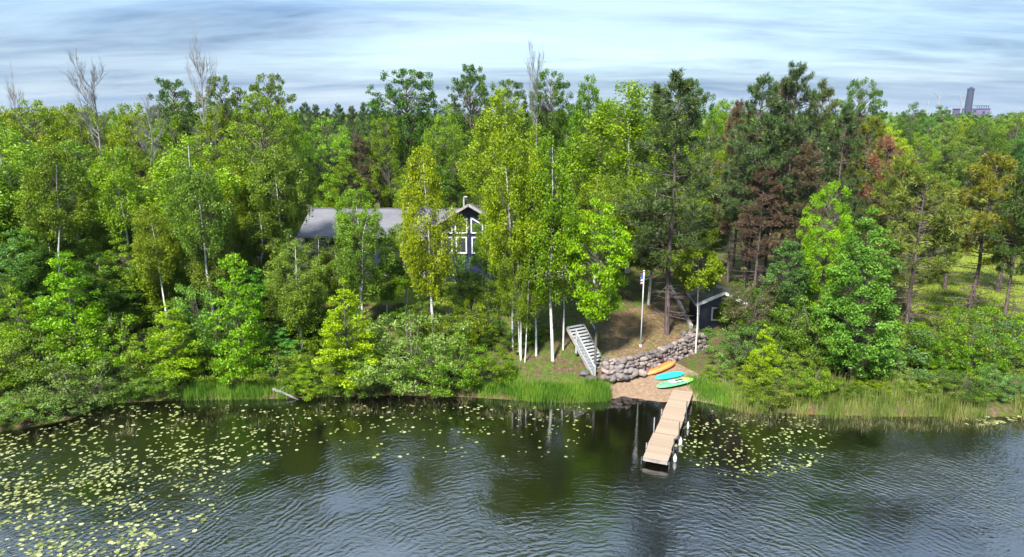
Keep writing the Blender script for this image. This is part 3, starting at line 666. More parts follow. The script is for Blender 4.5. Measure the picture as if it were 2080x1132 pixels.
# ------------------------------------------------------------------ staircase
sb, st = G(1226, 770, 0.36), G(1168, 660, 2.95)
stair = thing('staircase', (sb.x, sb.y, hz(sb.x, sb.y)), 'weathered wooden staircase with white railing climbing the bank', 'staircase')
S0 = Vector(stair.location); dv = (st - sb); run = Vector((dv.x, dv.y, 0)); n_st = 17; rd = run.normalized(); sd3 = Vector((rd.y, -rd.x, 0))   # sd3 points to the right
sw = 1.18
tm = None
for i in range(n_st):
    c = sb + run*((i+0.5)/n_st) + Vector((0, 0, dv.z*(i+0.6)/n_st)) - S0
    mb = MB(); a = c - sd3*sw/2; b_ = c + sd3*sw/2; mb.bar(a, b_, 0.235, 0.045, (0,0,1)); mb.build('tread', M['greywhite'], stair)
for s in (-1, 1):
    mb = MB(); o_ = sd3*(s*(sw/2 + 0.03)); mb.bar(sb - S0 + o_ - Vector((0,0,0.05)), st - S0 + o_ - Vector((0,0,0.10)), 0.05, 0.28); mb.build('stringer', M['timber'], stair)
o_ = -sd3*(sw/2+0.085)
rail = MB(); rail.bar(sb - S0 + o_ + Vector((0,0,0.88)), sb + dv*0.64 - S0 + o_ + Vector((0,0,0.88)), 0.09, 0.06); rail.bar(sb - S0 + o_ + Vector((0,0,0.16)), sb + dv*0.64 - S0 + o_ + Vector((0,0,0.16)), 0.05, 0.06)
rail = rail.build('handrail', M['greywhite'], stair)
for i in range(17):
    t_ = 0.64*(i+0.5)/17; c = sb + dv*t_ - S0 + o_; MB().bar(c + Vector((0,0,0.15)), c + Vector((0,0,0.86)), 0.04, 0.04).build('baluster', M['greywhite'], rail)
for t_ in (0.0, 0.64):
    c = sb + dv*t_ - S0 + o_; MB().bar(c + Vector((0,0,-0.5)), c + Vector((0,0,0.98)), 0.10, 0.10).build('newel_post', M['greywhite'], stair)
o_ = sd3*(sw/2+0.085)
c = sb + dv*0.55 - S0 + o_; MB().bar(c + Vector((0,0,-0.4)), c + Vector((0,0,1.0)), 0.08, 0.08).build('newel_post', M['greywhite'], stair)
MB().bar(c + Vector((0,0,1.0)), sb + dv*0.85 - S0 + o_ + Vector((0,0,1.0)), 0.06, 0.07).build('handrail', M['greywhite'], stair)

# ------------------------------------------------------------------ dock
dn = (G(1305.3,929,0.45)+G(1356.8,933,0.45))/2; dfar = (G(1368,791,0.45)+G(1409,793,0.45))/2
dd = dfar - dn; DL = dd.length; dang = math.atan2(dd.y, dd.x)
dock = thing('dock', (dn.x, dn.y, 0.0), 'long narrow wooden dock running from the sandy beach into the lake', 'dock', None, dang)
DWd = 1.16
cuts = [0.0]
for px, py in ((1317,904),(1330.5,876),(1348,837)): cuts.append((G(px, py, 0.45)-dn).dot(dd.normalized()))
cuts.append(DL)
pm = None
for k in range(4):
    a, b_ = cuts[k], cuts[k+1]; ofs = (0.0, 0.05, -0.02, 0.03)[k]; zt = (0.39, 0.37, 0.40, 0.38)[k]
    s_ = MB(); s_.box(a+0.01, b_-0.01, ofs-DWd/2+0.02, ofs-DWd/2+0.07, zt-0.20, zt-0.045); s_.box(a+0.01, b_-0.01, ofs+DWd/2-0.07, ofs+DWd/2-0.02, zt-0.20, zt-0.045)
    s_.box(a+0.012, a+0.06, ofs-DWd/2+0.07, ofs+DWd/2-0.07, zt-0.19, zt-0.046)
    fr_ = s_.build('dock_section', M['timber'], dock)
    n_ = int(round((b_-a)/0.145)); w = (b_-a-0.02)/n_
    pm = MB().box(-(w-0.010)/2, (w-0.010)/2, -DWd/2, DWd/2, -0.04, 0.0).mesh('plank', M['deck'], 0.004)
    for i in range(n_):
        ob('plank', pm, fr_, (a+0.01+(i+0.5)*w, ofs + random.Random(i+k*50).uniform(-0.008,0.008), zt + random.Random(i*7+k).uniform(-0.003,0.003)))
mats = M['steel']
def dpost(along, side, top, mm='darksteel'):
    y = side*(DWd/2+0.075); x = along
    MB().tube([(x,y,-1.6),(x,y,top)], 0.028, 8).build('post', M[mm], dock); MB().box(x-0.05, x+0.05, min(y, side*(DWd/2-0.02)), max(y, side*(DWd/2-0.02)), 0.22, 0.30).build('bracket', M['darksteel'], dock)
for al, sd_, tp, mm in ((cuts[1]+0.05,-1,1.0,'darksteel'),(cuts[2]+0.05,-1,1.15,'darksteel'),(cuts[3]+0.05,-1,1.25,'darksteel'),(cuts[2]+0.3,1,1.05,'steel'),(cuts[1],1,0.55,'steel'),(0.06,1,0.36,'darksteel'),(0.06,-1,0.36,'darksteel'),(cuts[3],1,0.6,'steel')): dpost(al, sd_, tp, mm)
def jug(along, side, s, lab):
    wp = dock.matrix_basis @ Vector((along, side, 0))
    t_ = thing('float_jug', (wp.x, wp.y, 0.02), lab, 'float')
    MB().tube([(0,0,-0.06),(0,0,0.02),(0,0,0.20),(0,0,0.30),(0,0,0.36)], [0.06*s,0.10*s,0.105*s,0.06*s,0.03*s], 10).build('jug_body', M['white'], t_, 0, True)
    MB().tube([(0,0,0.355),(0,0,0.40)], 0.035*s, 8).build('cap', M['greywhite'], t_)
jug(cuts[1]-0.35, -(DWd/2+0.22), 0.85, 'white plastic float jug by the outermost dock post'); jug(cuts[2]-0.1, -(DWd/2+0.20), 0.8, 'white plastic float jug by the middle dock post'); jug(cuts[3]-0.6, -(DWd/2+0.28), 0.6, 'small white float jug nearest the beach along the dock')

# ------------------------------------------------------------------ kayaks and board
def hull(name, pxa, pxb, za, zb, width, hgt, material, label, cat, sharp=0.8, roll=0.0):
    A = G(*pxa, za); B = G(*pxb, zb); d = B-A; Ln = d.length; mid = (A+B)/2
    t_ = thing(name, (mid.x, mid.y, mid.z), label, cat); t_.rotation_euler = (roll, -math.asin((zb-za)/Ln), math.atan2(d.y, d.x))
    nu, nv = 26, 14
    def surf(u, v, off=0.0):            # u -1..1 along, v 0..1 across the crown
        w = width/2*max(0.0, 1-abs(u)**2.6)**sharp; h = hgt*(max(0.0, 1-abs(u)**4))**0.6; a = math.pi*v
        c, s = math.cos(a), math.sin(a)
        y = -w*(abs(c)**0.75)*(1 if c > 0 else -1); z = h*(max(s, 0)**0.6) + 0.10*abs(u)**3*hgt
        return (u*Ln/2, y, z + off)
    V = []; F = []
    for i in range(nu+1):
        for j in range(nv+1): V.append(surf(-1+2*i/nu, j/nv))
    for i in range(nu):
        for j in range(nv): q = i*(nv+1)+j; F.append((q, q+1, q+nv+2, q+nv+1))
    for i in range(nu): F.append((i*(nv+1), (i+1)*(nv+1), (i+1)*(nv+1)+nv, i*(nv+1)+nv))
    m = MB(); m.add(V, F); o = m.build('hull', material, t_, 0, True)
    def patch(nm, u0, u1, v0, v1, material, off=0.006, n=10, skew=0.0):
        m = MB(); V = []; F = []
        for i in range(n+1):
            for j in range(5):
                u = u0+(u1-u0)*i/n; v = v0+(v1-v0)*j/4; V.append(surf(u + skew*(j/4-0.5), v, off))
        for i in range(n):
            for j in range(4): q = i*5+j; F.append((q, q+1, q+6, q+5))
        V2 = [(x, y, z-off-0.004) for x, y, z in V]; k = len(V)
        m.add(V, F); m.build(nm, material, t_, 0, True)
    return t_, patch
t_, pt = hull('kayak', (1313,763), (1371,737), 0.42, 0.62, 0.80, 0.24, M['orange'], 'orange kayak lying upside down against the stone wall', 'kayak', 0.75, R(-8))
for v in (0.36, 0.50, 0.64): pt('groove_shade_strip', -0.78, 0.80, v-0.012, v+0.012, M['orangedark'])  # groove shade drawn as darker orange strips on the smooth hull
pt('dark_mark', -0.25, -0.14, 0.40, 0.46, M['black'], 0.009, 3); pt('dark_mark', 0.12, 0.20, 0.54, 0.60, M['black'], 0.009, 3)  # small dark marks on the hull
t_, pt = hull('kayak', (1330,771), (1391,759), 0.36, 0.40, 0.66, 0.20, M['teal'], 'turquoise kayak lying upside down between the orange and green ones', 'kayak', 0.6)
for v in (0.42, 0.58): pt('groove_shade_strip', -0.75, 0.75, v-0.01, v+0.01, plain('teal_groove_shade', (0.01,0.26,0.34), 0.5))  # darker teal strips painted on for the shade in the grooves
t_, pt = hull('paddle_board', (1334,787), (1409,770), 0.30, 0.46, 0.72, 0.14, M['green'], 'green paddle board with black stripes and yellow tip beside the dock', 'paddle board', 0.5)
pt('yellow_panel', 0.42, 0.62, 0.06, 0.94, M['yellowp'], 0.006, 6, -0.08); pt('pale_panel', 0.63, 0.93, 0.06, 0.94, M['ltgreen'], 0.006, 6)
pt('white_graphic', -0.22, 0.36, 0.30, 0.52, M['white'], 0.007, 8, -0.25); pt('white_graphic', -0.30, 0.05, 0.53, 0.72, M['white'], 0.007, 8, -0.2)
pt('black_stripe', -0.15, 0.34, 0.22, 0.34, M['black'], 0.012, 8, -0.1); pt('black_stripe', -0.02, 0.40, 0.46, 0.56, M['black'], 0.012, 8, -0.1); pt('black_stripe', -0.15, 0.28, 0.72, 0.84, M['black'], 0.012, 8, -0.1)
pt('fin_mount', -0.82, -0.77, 0.44, 0.56, M['black'], 0.012, 3); pt('fin_mount', -0.66, -0.62, 0.44, 0.56, M['black'], 0.012, 3)

# ------------------------------------------------------------------ flagpole and flag
fp = G(1301, 707, 1.55); ftop = AT(1301, 553, fp.y).z - fp.z
pole = thing('flagpole', (fp.x, fp.y, hz(fp.x, fp.y)), 'slim white flagpole standing above the stone wall', 'flagpole')
fz = fp.z - pole.location.z
MB().tube([(0,0,-0.4),(0,0,ftop+fz)], [0.045, 0.03], 10).build('pole', M['white'], pole, 0, True)
MB().tube([(0,0,ftop+fz),(0,0,ftop+fz+0.03),(0,0,ftop+fz+0.10),(0,0,ftop+fz+0.13)], [0.02,0.06,0.06,0.02], 10).build('finial', M['steel'], pole, 0, True)
MB().tube([(0,0,-0.2),(0,0,0.12)], 0.10, 10).build('base_collar', M['concrete'], pole)
flag = thing('flag', (fp.x-0.05, fp.y, fp.z+ftop-1.25), 'limp blue, red and white striped flag hanging from the pole', 'flag')
def flagstrip(x0, x1, z0, z1, m_, nm):
    V = []; F = []; n = 8
    for i in range(n+1):
        x = x0+(x1-x0)*i/n; y = 0.07*math.sin(x*17); s = 0.25*x
        V += [(-x, y, z0 - abs(s)*0.9), (-x, y, z1 - abs(s)*0.9), (-x, y+0.006, z0 - abs(s)*0.9), (-x, y+0.006, z1 - abs(s)*0.9)]
    for i in range(n): q = i*4; F += [(q, q+1, q+5, q+4), (q+2, q+6, q+7, q+3), (q+1, q+3, q+7, q+5), (q, q+4, q+6, q+2)]
    MB().add(V, F).build(nm, m_, flag)
flag.scale = (0.7, 0.7, 0.65); flag.location.z += 0.42
flagstrip(0.0, 0.17, 0.55, 1.05, M['flagblue'], 'canton')
for i in range(7): flagstrip(0.0 if i < 4 else 0.172, 0.23, i*0.135+0.02, i*0.135+0.135+0.018, M['flagred'] if i % 2 == 0 else M['flagwhite'], 'stripe')

# ------------------------------------------------------------------ far power station
PY = 1150.0
def far(px, py, Y=PY): return AT(px, py, Y)
c0 = far(1962, 250); ct = far(1963, 180)
chim = thing('chimney_stack', (c0.x, PY, 3.0), 'tall dark haze-blue power station chimney on the horizon', 'chimney')
r0, r1 = 7.2*mpp(1962,220,PY), 6.0*mpp(1962,200,PY)
MB().tube([(0,0,-3),(0,0,ct.z-3)], [r0, r1], 20).build('shaft', M['chimney'], chim, 0, False)
MB().tube([(0,0,ct.z-3-2.2),(0,0,ct.z-3-0.2)], r1*1.12, 20).build('gallery', M['plantdark'], chim)
MB().tube([(0,0,ct.z-3),(0,0,ct.z-3+2.0)], r1*0.55, 14).build('flue', M['plantdark'], chim)
a, b_ = far(1953, 248), far(2012, 222); pl = thing('power_station', ((a.x+b_.x)/2, PY+8, 3.0), 'haze-tinted mauve power station hall beside the tall chimney', 'building')
hw = (b_.x-a.x)/2; bh = b_.z-3
MB().box(-hw, hw, -8, 20, -3, bh).build('hall', M['plant'], pl)
MB().box(-hw-0.5, hw+0.5, -8.6, 20.5, bh, bh+1.0).build('roof_edge', M['plantdark'], pl)
MB().box(hw*0.45, hw*0.62, -8.25, -8.02, -3, bh-3).build('vent_door', M['plantdark'], pl)
g0 = far(1988, 217).x - pl.location.x; g1 = far(2011, 217).x - pl.location.x
mb = MB(); mb.box(g0, g1, -6, 6, bh+5.0, bh+5.8)
for i in range(6): x = g0+(g1-g0)*i/5; mb.box(x-0.35, x+0.35, -5, -4.3, bh+1.0, bh+5.0)
mb.build('rooftop_gantry', M['plantdark'], pl)
def crane(pxb, pyb, pxt, pyt, Y, lab):
    q = far(pxb, pyb, Y); e = far(pxt, pyt, Y); t_ = thing('crane', (q.x, Y, 3.0), lab, 'crane'); h = q.z-3
    mid = h + (e.z-q.z)*0.5; mb = MB(); w = 0.75
    for sx in (-w, w): mb.bar((sx,0,-3),(sx*0.8,0,mid),0.7,0.7)
    k = 14
    for i in range(k): z0 = mid*i/k; z1 = mid*(i+1)/k; mb.bar((-w if i%2 else w,0,z0),(w if i%2 else -w,0,z1),0.3,0.3)
    mb.build('mast', M['steel'], t_)
    MB().bar((0,0,mid),(e.x-q.x,0,e.z-3),1.1,1.1).build('boom', M['steel'], t_); MB().box(-0.9,0.9,-1,1,mid-1.2,mid+0.8).build('cab', M['steel'], t_)
    MB().bar((0.3,0,mid),(2.4,0,mid+2.5),0.5,0.5).build('gantry', M['steel'], t_)
crane(1906, 213, 1898, 186, 1000, 'pale lattice crane standing alone left of the distant chimney')
crane(1951, 232, 1950, 196, 1080, 'slim pale crane right beside the distant chimney')
crane(1884, 214, 1885, 206, 1100, 'tiny pale crane farthest from the chimney')
q = far(1924, 236, 1000); tk = thing('silo', (q.x, 1000, 3.0), 'small blue flared silo above the far treetops', 'silo'); zt = far(1924, 224, 1000).z-3
MB().tube([(0,0,-3),(0,0,zt-8),(0,0,zt-0.4),(0,0,zt)], [2.5,2.6,4.2,4.3], 14).build('silo_shell', M['plantdark'], tk, 0, True)

# ------------------------------------------------------------------ trees
ORD = 'first second third fourth fifth sixth seventh eighth ninth tenth eleventh twelfth thirteenth fourteenth fifteenth sixteenth seventeenth eighteenth nineteenth twentieth'.split()
TONE = {'yellow': 'yellow-green', 'mid': 'green', 'dark': 'dark green', 'bright': 'bright green', 'blue': 'blue-green', 'needle': 'dark', 'needle_brown': 'brownish', 'silver': 'silvery', 'fresh': 'fresh green', 'olive': 'olive'}
TREE_NAME = {'cone': 'broadleaf_tree', 'birch_tall': 'birch_tree', 'birch': 'birch_tree', 'birch_high': 'birch_tree', 'birch_clump': 'birch_tree', 'broad': 'broadleaf_tree', 'open': 'broadleaf_tree', 'young': 'sapling', 'maple': 'young_maple_tree', 'bush': 'shrub',
             'pine': 'pine_tree', 'pine_sparse': 'pine_tree', 'pine_rust': 'pine_tree', 'dead': 'dead_tree'}
CAT = {'cone': 'tree', 'birch_tall': 'tree', 'birch': 'tree', 'birch_high': 'tree', 'birch_clump': 'tree', 'broad': 'tree', 'open': 'tree', 'young': 'sapling', 'maple': 'tree', 'bush': 'shrub', 'pine': 'tree', 'pine_sparse': 'tree', 'pine_rust': 'tree', 'dead': 'tree'}
trng = random.Random(77)
COUNT = {}
def plant(kind, x, y, H, W, leafm, label, group=None, rz=None, lean=(0, 0), var=None):
    vs = P[kind]; COUNT[kind] = COUNT.get(kind, 0) + 1
    tm, cm, h0, w0, *lm_ = vs[(COUNT[kind] if var is None else var) % len(vs)]
    t = thing(TREE_NAME[kind], (x, y, hz(x, y)), label, CAT[kind], group)
    sz = H/h0; sx = W/w0; sx = min(max(sx, sz*0.55), sz*1.9)
    t.scale = (sx, sx, sz); t.rotation_euler = (lean[1], lean[0], trng.random()*6.28 if rz is None else rz)
    a = ob('trunk', tm, t); c = ob('crown' if kind != 'dead' else 'bare_twigs', cm, t)
    for l_ in lm_: tag(ob('limbs', l_, t), kind='stuff')
    if kind == 'dead': tag(c, kind='stuff')
    if leafm and kind != 'dead':
        c.material_slots[0].link = 'OBJECT'; c.material_slots[0].material = M[leafm]
    return t
def tree(kind, px, Y, top, wpx, leafm, label, lean=(0, 0), group=None, var=None, rz=None):
    p = AT(px, (top+566)/2, Y); g = hz(p.x, Y); zt = AT(px, top, Y).z
    H = max(zt - g, 0.8); W = wpx*mpp(px, (top+500)/2, Y)
    x = p.x - math.tan(lean[0])*H*0.6
    return plant(kind, x, Y, H, W, leafm, label, group, rz, lean, var)

TREES = [
 # left shore
 ('bush', 62, 34.6, 785, 150, 'silver', 'low silvery green shrub overhanging the water at the far left'),
 ('bush', 140, 35.6, 722, 175, 'silver', 'tall pale green shrub bulging over the lily pads at left'),
 ('bush', 0, 33.9, 800, 120, 'mid', 'low green shrub in the left corner at the waterline'),
 ('young', 22, 38.4, 560, 100, 'bright', 'bright sapling cut by the left edge behind the shore shrubs'),
 ('young', 130, 38.8, 500, 150, 'bright', 'tall bright sapling with pointed top behind the overhanging shrub'),
 ('bush', 40, 37.6, 655, 190, 'mid', 'green shrub filling the shore at the left edge'),
 ('bush', 205, 38.2, 640, 170, 'mid', 'green shrub between the tall sapling and the thin birch stem'),
 ('young', 338, 38.4, 612, 140, 'bright', 'bright maple sapling hanging over the bank near the grass strip'),
 ('young', 262, 38.0, 682, 66, 'bright', 'small slender yellow-green sapling at the left waterline'),
 ('bush', 300, 37.6, 735, 120, 'silver', 'low pale shrub drooping to the water below the maple sapling'),
 ('bush', 400, 39.2, 690, 120, 'mid', 'green shrub between two bright saplings on the left bank'),
 ('young', 468, 38.9, 496, 128, 'bright', 'tall bright conical sapling above the white fallen log'),
 ('birch', 600, 41.5, 488, 120, 'mid', 'slender birch with two thin white stems left of the lawn'),
 ('young', 697, 38.4, 562, 150, 'bright', 'bright tiered sapling on the bank below the house roof'),
 ('young', 612, 37.8, 732, 62, 'bright', 'knee-high bright sapling just right of the fallen log'),
 ('bush', 830, 38.4, 636, 190, 'silver', 'big domed silvery shrub on the shore below the lawn'),
 ('bush', 762, 38.2, 700, 130, 'mid', 'green shrub between the tiered sapling and the domed shrub'),
 ('bush', 905, 38.4, 690, 140, 'mid', 'dark green shrub at the right flank of the domed shrub'),
 ('bush', 985, 38.8, 715, 110, 'mid', 'small rounded shrub at the left end of the bright shore grass'),
 ('bush', 560, 39.5, 690, 130, 'mid', 'green shrub above the white fallen log'),
 ('bush', 640, 38.0, 735, 120, 'mid', 'low shrub whose twigs touch the water right of the log'),
 # birches along the bank
 ('birch', 868, 43.0, 300, 128, 'yellow', 'tall birch with straight white trunk in front of the gable'),
 ('birch_clump', 1050, 42.0, 255, 150, 'yellow', 'tall multi-stemmed birch right of the gable windows'),
 ('birch', 1128, 40.6, 275, 145, 'yellow', 'tall yellow-green birch with white trunk at the stair side'),
 ('birch_clump', 1065, 40.8, 470, 95, 'mid', 'short birch clump with crooked white stems left of the stairs'),
 ('birch', 745, 43.5, 425, 125, 'mid', 'birch leaning right across the lawn below the roof'),
 ('maple', 1217, 39.6, 408, 140, 'bright', 'bright green young maple standing at the foot of the stairs'),
 # left woods, front rows
 ('birch', 45, 46.0, 250, 200, 'yellow', 'broad yellow-green birch at the left edge of the woods'),
 ('birch', 155, 47.0, 285, 180, 'mid', 'green birch second from the left edge in the front woods'),
 ('birch', 255, 46.0, 395, 150, 'mid', 'lower birch in front of the forked dead tree'),
 ('birch', 395, 45.0, 274, 185, 'bright', 'rounded bright green birch topping the left woods'),
 ('birch', 330, 43.0, 440, 125, 'mid', 'birch with short bright white trunk piece left of the conical sapling'),
 ('birch', 425, 42.6, 405, 115, 'mid', 'birch with long white trunk behind the conical sapling'),
 ('broad', 545, 49.0, 192, 175, 'mid', 'big green tree standing at the left end of the house'),
 ('birch', 520, 45.0, 420, 130, 'dark', 'dark leaved birch below the big tree beside the house'),
 ('birch', 80, 43.0, 470, 160, 'dark', 'dark leaved birch with leaning white trunk at far left'),
 ('birch', 205, 42.6, 510, 140, 'dark', 'dark leaved birch in the left understorey'),
 ('birch', 480, 47.0, 330, 110, 'yellow', 'yellow-green birch between the rounded birch and the big tree'),
 ('birch', 650, 48.0, 480, 100, 'dark', 'dark leafy birch screening the left part of the roof'),
 ('birch', 820, 47.0, 455, 100, 'yellow', 'yellow-green birch screening the middle of the roof'),
 ('birch_tall', 42, 41.8, 300, 130, 'mid', 'birch with long leaning white trunk near the left edge'),
 ('birch_tall', 412, 41.4, 330, 120, 'mid', 'birch with tall bare white trunk just left of the conical sapling'),
 ('birch_tall', 318, 41.2, 415, 100, 'mid', 'birch with bare white trunk above the bright maple sapling'),
 ('birch_tall', 250, 43.5, 300, 120, 'yellow', 'birch with dark flecked trunk below the forked dead tree'),
 ('birch_tall', 562, 47.0, 285, 110, 'mid', 'birch with pale trunk beside the beige outbuilding'),
 ('birch_tall', 728, 46.0, 385, 105, 'yellow', 'yellow-green birch rising in front of the middle of the roof'),
 ('birch_tall', 1092, 41.2, 330, 85, 'yellow', 'slim birch with white trunk between the clump and the stairs'),
 ('birch_tall', 1148, 41.6, 400, 75, 'mid', 'slim birch with white trunk touching the stair railing'),
 # dead trees
 ('dead', 230, 50.0, 165, 110, None, 'forked grey dead tree with bare twigs rising above the left woods'),
 ('dead', 432, 56.0, 122, 90, None, 'tallest bare dead tree above the woods left of the house'),
 ('dead', 1097, 55.0, 140, 60, None, 'bare dead tree poking above the canopy right of the house'),
 ('dead', 62, 64.0, 186, 50, None, 'small bare treetop on the far left skyline'),
 ('dead', 305, 52.0, 240, 90, None, 'bleached bare tree leaning amid the left canopy'),
 # left woods, back rows
 ('open', 372, 60.0, 160, 105, 'dark', 'dark open tree just left of the tallest dead tree'),
 ('open', 465, 60.0, 155, 95, 'dark', 'dark open tree just right of the tallest dead tree'),
 ('open', 556, 62.0, 152, 70, 'dark', 'small dark open treetop above the big tree beside the house'),
 ('broad', 10, 58.0, 212, 150, 'yellow', 'yellow-green tree on the skyline at the left edge'),
 ('broad', 95, 60.0, 205, 160, 'yellow', 'yellow-green rounded tree on the skyline near the small bare treetop'),
 ('broad', 180, 60.0, 208, 140, 'mid', 'green tree on the skyline left of the forked dead tree'),
 ('broad', 290, 61.0, 212, 130, 'yellow', 'yellow-green tree on the skyline right of the forked dead tree'),
 ('broad', 360, 57.0, 235, 130, 'mid', 'green tree behind the rounded bright birch'),
 ('broad', 450, 57.0, 220, 130, 'mid', 'green tree beneath the tallest dead tree'),
 # behind the house
 ('broad', 672, 66.0, 243, 125, 'bright', 'bright green tree right behind the left half of the roof'),
 ('broad', 705, 64.5, 330, 110, 'mid', 'rounded green tree touching the ridge of the roof'),
 ('pine', 738, 66.0, 285, 85, 'needle_brown', 'thin brownish pine behind the middle of the roof'),
 ('broad', 790, 67.0, 235, 95, 'mid', 'green tree below the big dark oak'),
 ('open', 832, 70.0, 140, 155, 'dark', 'big dark spreading oak on the skyline behind the house'),
 ('open', 957, 70.0, 132, 110, 'dark', 'dark open oak with pointed top right of the spreading oak'),
 ('broad', 905, 66.0, 215, 110, 'mid', 'green tree between the two dark oaks'),
 ('broad', 850, 64.5, 330, 110, 'yellow', 'yellow-green tree behind the ridge near the gable'),
 ('broad', 930, 64.5, 290, 100, 'dark', 'dark tree just behind the gable peak'),
 ('broad', 600, 66.0, 275, 90, 'dark', 'dark tree behind the left end of the roof'),
 # centre right
 ('birch', 1040, 56.0, 176, 165, 'yellow', 'tall yellow-green birch left of the bare dead tree'),
 ('open', 1118, 64.0, 146, 80, 'dark', 'dark treetop just right of the bare dead tree'),
 ('open', 1030, 68.0, 162, 70, 'dark', 'small dark treetop between the pointed oak and the birch'),
 ('broad', 1190, 62.0, 155, 115, 'mid', 'green tree left of the great yellow-green birch'),
 ('birch', 1285, 55.0, 148, 215, 'yellow', 'great broad yellow-green birch in the centre of the skyline'),
 ('birch', 1262, 48.0, 345, 130, 'mid', 'shaded birch with leaning white trunk below the great birch'),
 ('birch', 1325, 48.5, 360, 130, 'dark', 'dark birch between the flagpole and the tall pine'),
 ('birch', 1210, 50.0, 350, 110, 'yellow', 'yellow-green birch above the bright young maple'),
 ('open', 1390, 72.0, 160, 95, 'dark', 'dark round tree on the skyline behind the tall pine'),
 ('broad', 1462, 74.0, 200, 110, 'yellow', 'yellow-green tree between the tall pine and the dark pines'),
 ('broad', 1440, 56.0, 290, 100, 'mid', 'pale green tree lit behind the tall pine'),
 ('pine', 1372, 44.0, 160, 195, 'needle', 'tall pine with bare purple trunk beside the flagpole'),
 ('birch_high', 1426, 43.6, 500, 108, 'mid', 'small birch with thin white stem at the shed corner'),
 # pine stand
 ('pine', 1528, 50.5, 165, 125, 'needle', 'dark pine at the left of the pine stand'),
 ('pine', 1602, 51.0, 146, 140, 'needle', 'tallest dark pine in the pine stand'),
 ('pine', 1655, 53.0, 176, 110, 'needle', 'dark pine right of the tallest one'),
 ('pine', 1570, 54.5, 175, 110, 'needle_brown', 'brownish pine deep inside the stand'),
 ('pine', 1700, 51.5, 230, 110, 'needle', 'lower pine on the right side of the stand'),
 ('pine', 1492, 53.5, 215, 95, 'needle_brown', 'brown lower pine on the left side of the stand'),
 ('pine', 1748, 55.0, 245, 100, 'needle_yellow', 'yellowish pine right of the pine stand'),
 ('pine', 1630, 49.0, 300, 110, 'needle_brown', 'brown bare-limbed pine at the front of the stand'),
 ('pine', 1545, 49.0, 330, 100, 'needle_brown', 'short brown pine in front of the stand near the shed'),
 ('open', 1735, 70.0, 163, 95, 'dark', 'dark round treetop right of the pine stand'),
 # right shore
 ('broad', 1682, 43.6, 368, 112, 'bright', 'rounded bright green tree in front of the dark pines'),
 ('maple', 1604, 43.2, 487, 95, 'blue', 'dark blue-green tree between the shed and the rounded tree'),
 ('cone', 1762, 38.6, 425, 195, 'fresh', 'tall cone-shaped pale green tree on the right shore'),
 ('bush', 1680, 40.4, 610, 160, 'mid', 'wide shrub at the left foot of the cone-shaped tree'),
 ('bush', 1790, 39.6, 650, 170, 'blue', 'wide shrub at the right foot of the cone-shaped tree'),
 ('bush', 1528, 43.0, 552, 100, 'olive', 'greyish half-bare shrub right of the shed window'),
 ('bush', 1512, 40.8, 650, 120, 'blue', 'dark shrub standing right of the stone wall end'),
 ('bush', 1590, 41.5, 615, 130, 'dark', 'dark shrub behind the yellow-green sapling'),
 ('young', 1563, 37.4, 652, 80, 'bright', 'bright yellow-green sapling on the right shore'),
 ('bush', 1630, 39.3, 700, 120, 'mid', 'low shrub between the yellow-green sapling and the reeds'),
 ('pine_sparse', 1868, 42.0, 368, 165, 'needle_yellow', 'thin yellowing pine with bare lower limbs nearest the right shore'),
 ('pine_sparse', 1998, 46.0, 328, 160, 'needle_yellow', 'thin yellowing pine with curved bare limbs before the meadow'),
 ('pine_sparse', 2072, 43.5, 355, 120, 'needle', 'thin pine cut by the right edge of the view'),
 ('pine_rust', 1800, 51.0, 288, 95, 'needle_red', 'dying pine with rust red needles'),
 ('pine_sparse', 1825, 48.0, 330, 110, 'needle_yellow', 'yellowing pine just behind the cone-shaped tree'),
 ('bush', 1890, 40.6, 640, 130, 'mid', 'green shrub at the foot of the nearest yellowing pine'),
 ('bush', 1955, 41.0, 635, 140, 'mid', 'green shrub between the two yellowing pines'),
 ('bush', 2040, 41.0, 640, 140, 'blue', 'green shrub at the right edge of the shore'),
 ('pine_sparse', 1935, 56.0, 400, 120, 'needle_yellow', 'smaller yellowing pine between the two nearer ones'),
 ('pine_sparse', 2045, 55.0, 395, 120, 'needle_yellow', 'smaller yellowing pine near the right edge'),
 ('pine_sparse', 1900, 64.0, 380, 100, 'needle_yellow', 'far yellowing pine at the meadow corner'),
 ('birch', -45, 44.0, 330, 200, 'mid', 'green birch half outside the left edge of the view'),
 ('bush', -30, 36.6, 690, 180, 'mid', 'dark shrub half outside the left edge at the water'),
 ('birch', 5, 41.0, 560, 140, 'dark', 'dark leaved birch at the left edge above the shore shrub'),
 ('birch', 690, 47.0, 500, 100, 'dark', 'dark birch in front of the left house window'),
 ('birch', 780, 45.5, 520, 80, 'mid', 'low green birch shading the lawn before the patio door'),
 ('birch', 990, 49.0, 430, 75, 'mid', 'slim green birch hiding the right half of the gable'),
 ('bush', 945, 49.5, 505, 120, 'mid', 'shrub in front of the gable below its windows'),
 ('bush', 1000, 46.5, 560, 100, 'dark', 'dark shrub at the right end of the lawn'),
 # right background
 ('broad', 1795, 84.0, 262, 110, 'bright', 'bright tree behind the rust red pine'),
 ('broad', 1850, 92.0, 270, 100, 'mid', 'green tree at the left end of the meadow edge'),
 ('broad', 1905, 100.0, 248, 105, 'silver', 'pale silvery tree at the back of the meadow'),
 ('broad', 1968, 104.0, 246, 95, 'dark', 'dark tree below the distant power station'),
 ('broad', 2040, 115.0, 228, 105, 'mid', 'green tree right of the distant power station'),
 ('broad', 2085, 105.0, 240, 90, 'blue', 'dark tree at the right edge behind the meadow'),
 ('broad', 1832, 130.0, 210, 70, 'dark', 'dark treetop on the skyline left of the cranes'),
 ('broad', 1890, 135.0, 216, 80, 'dark', 'dark treetop on the skyline below the cranes'),
]
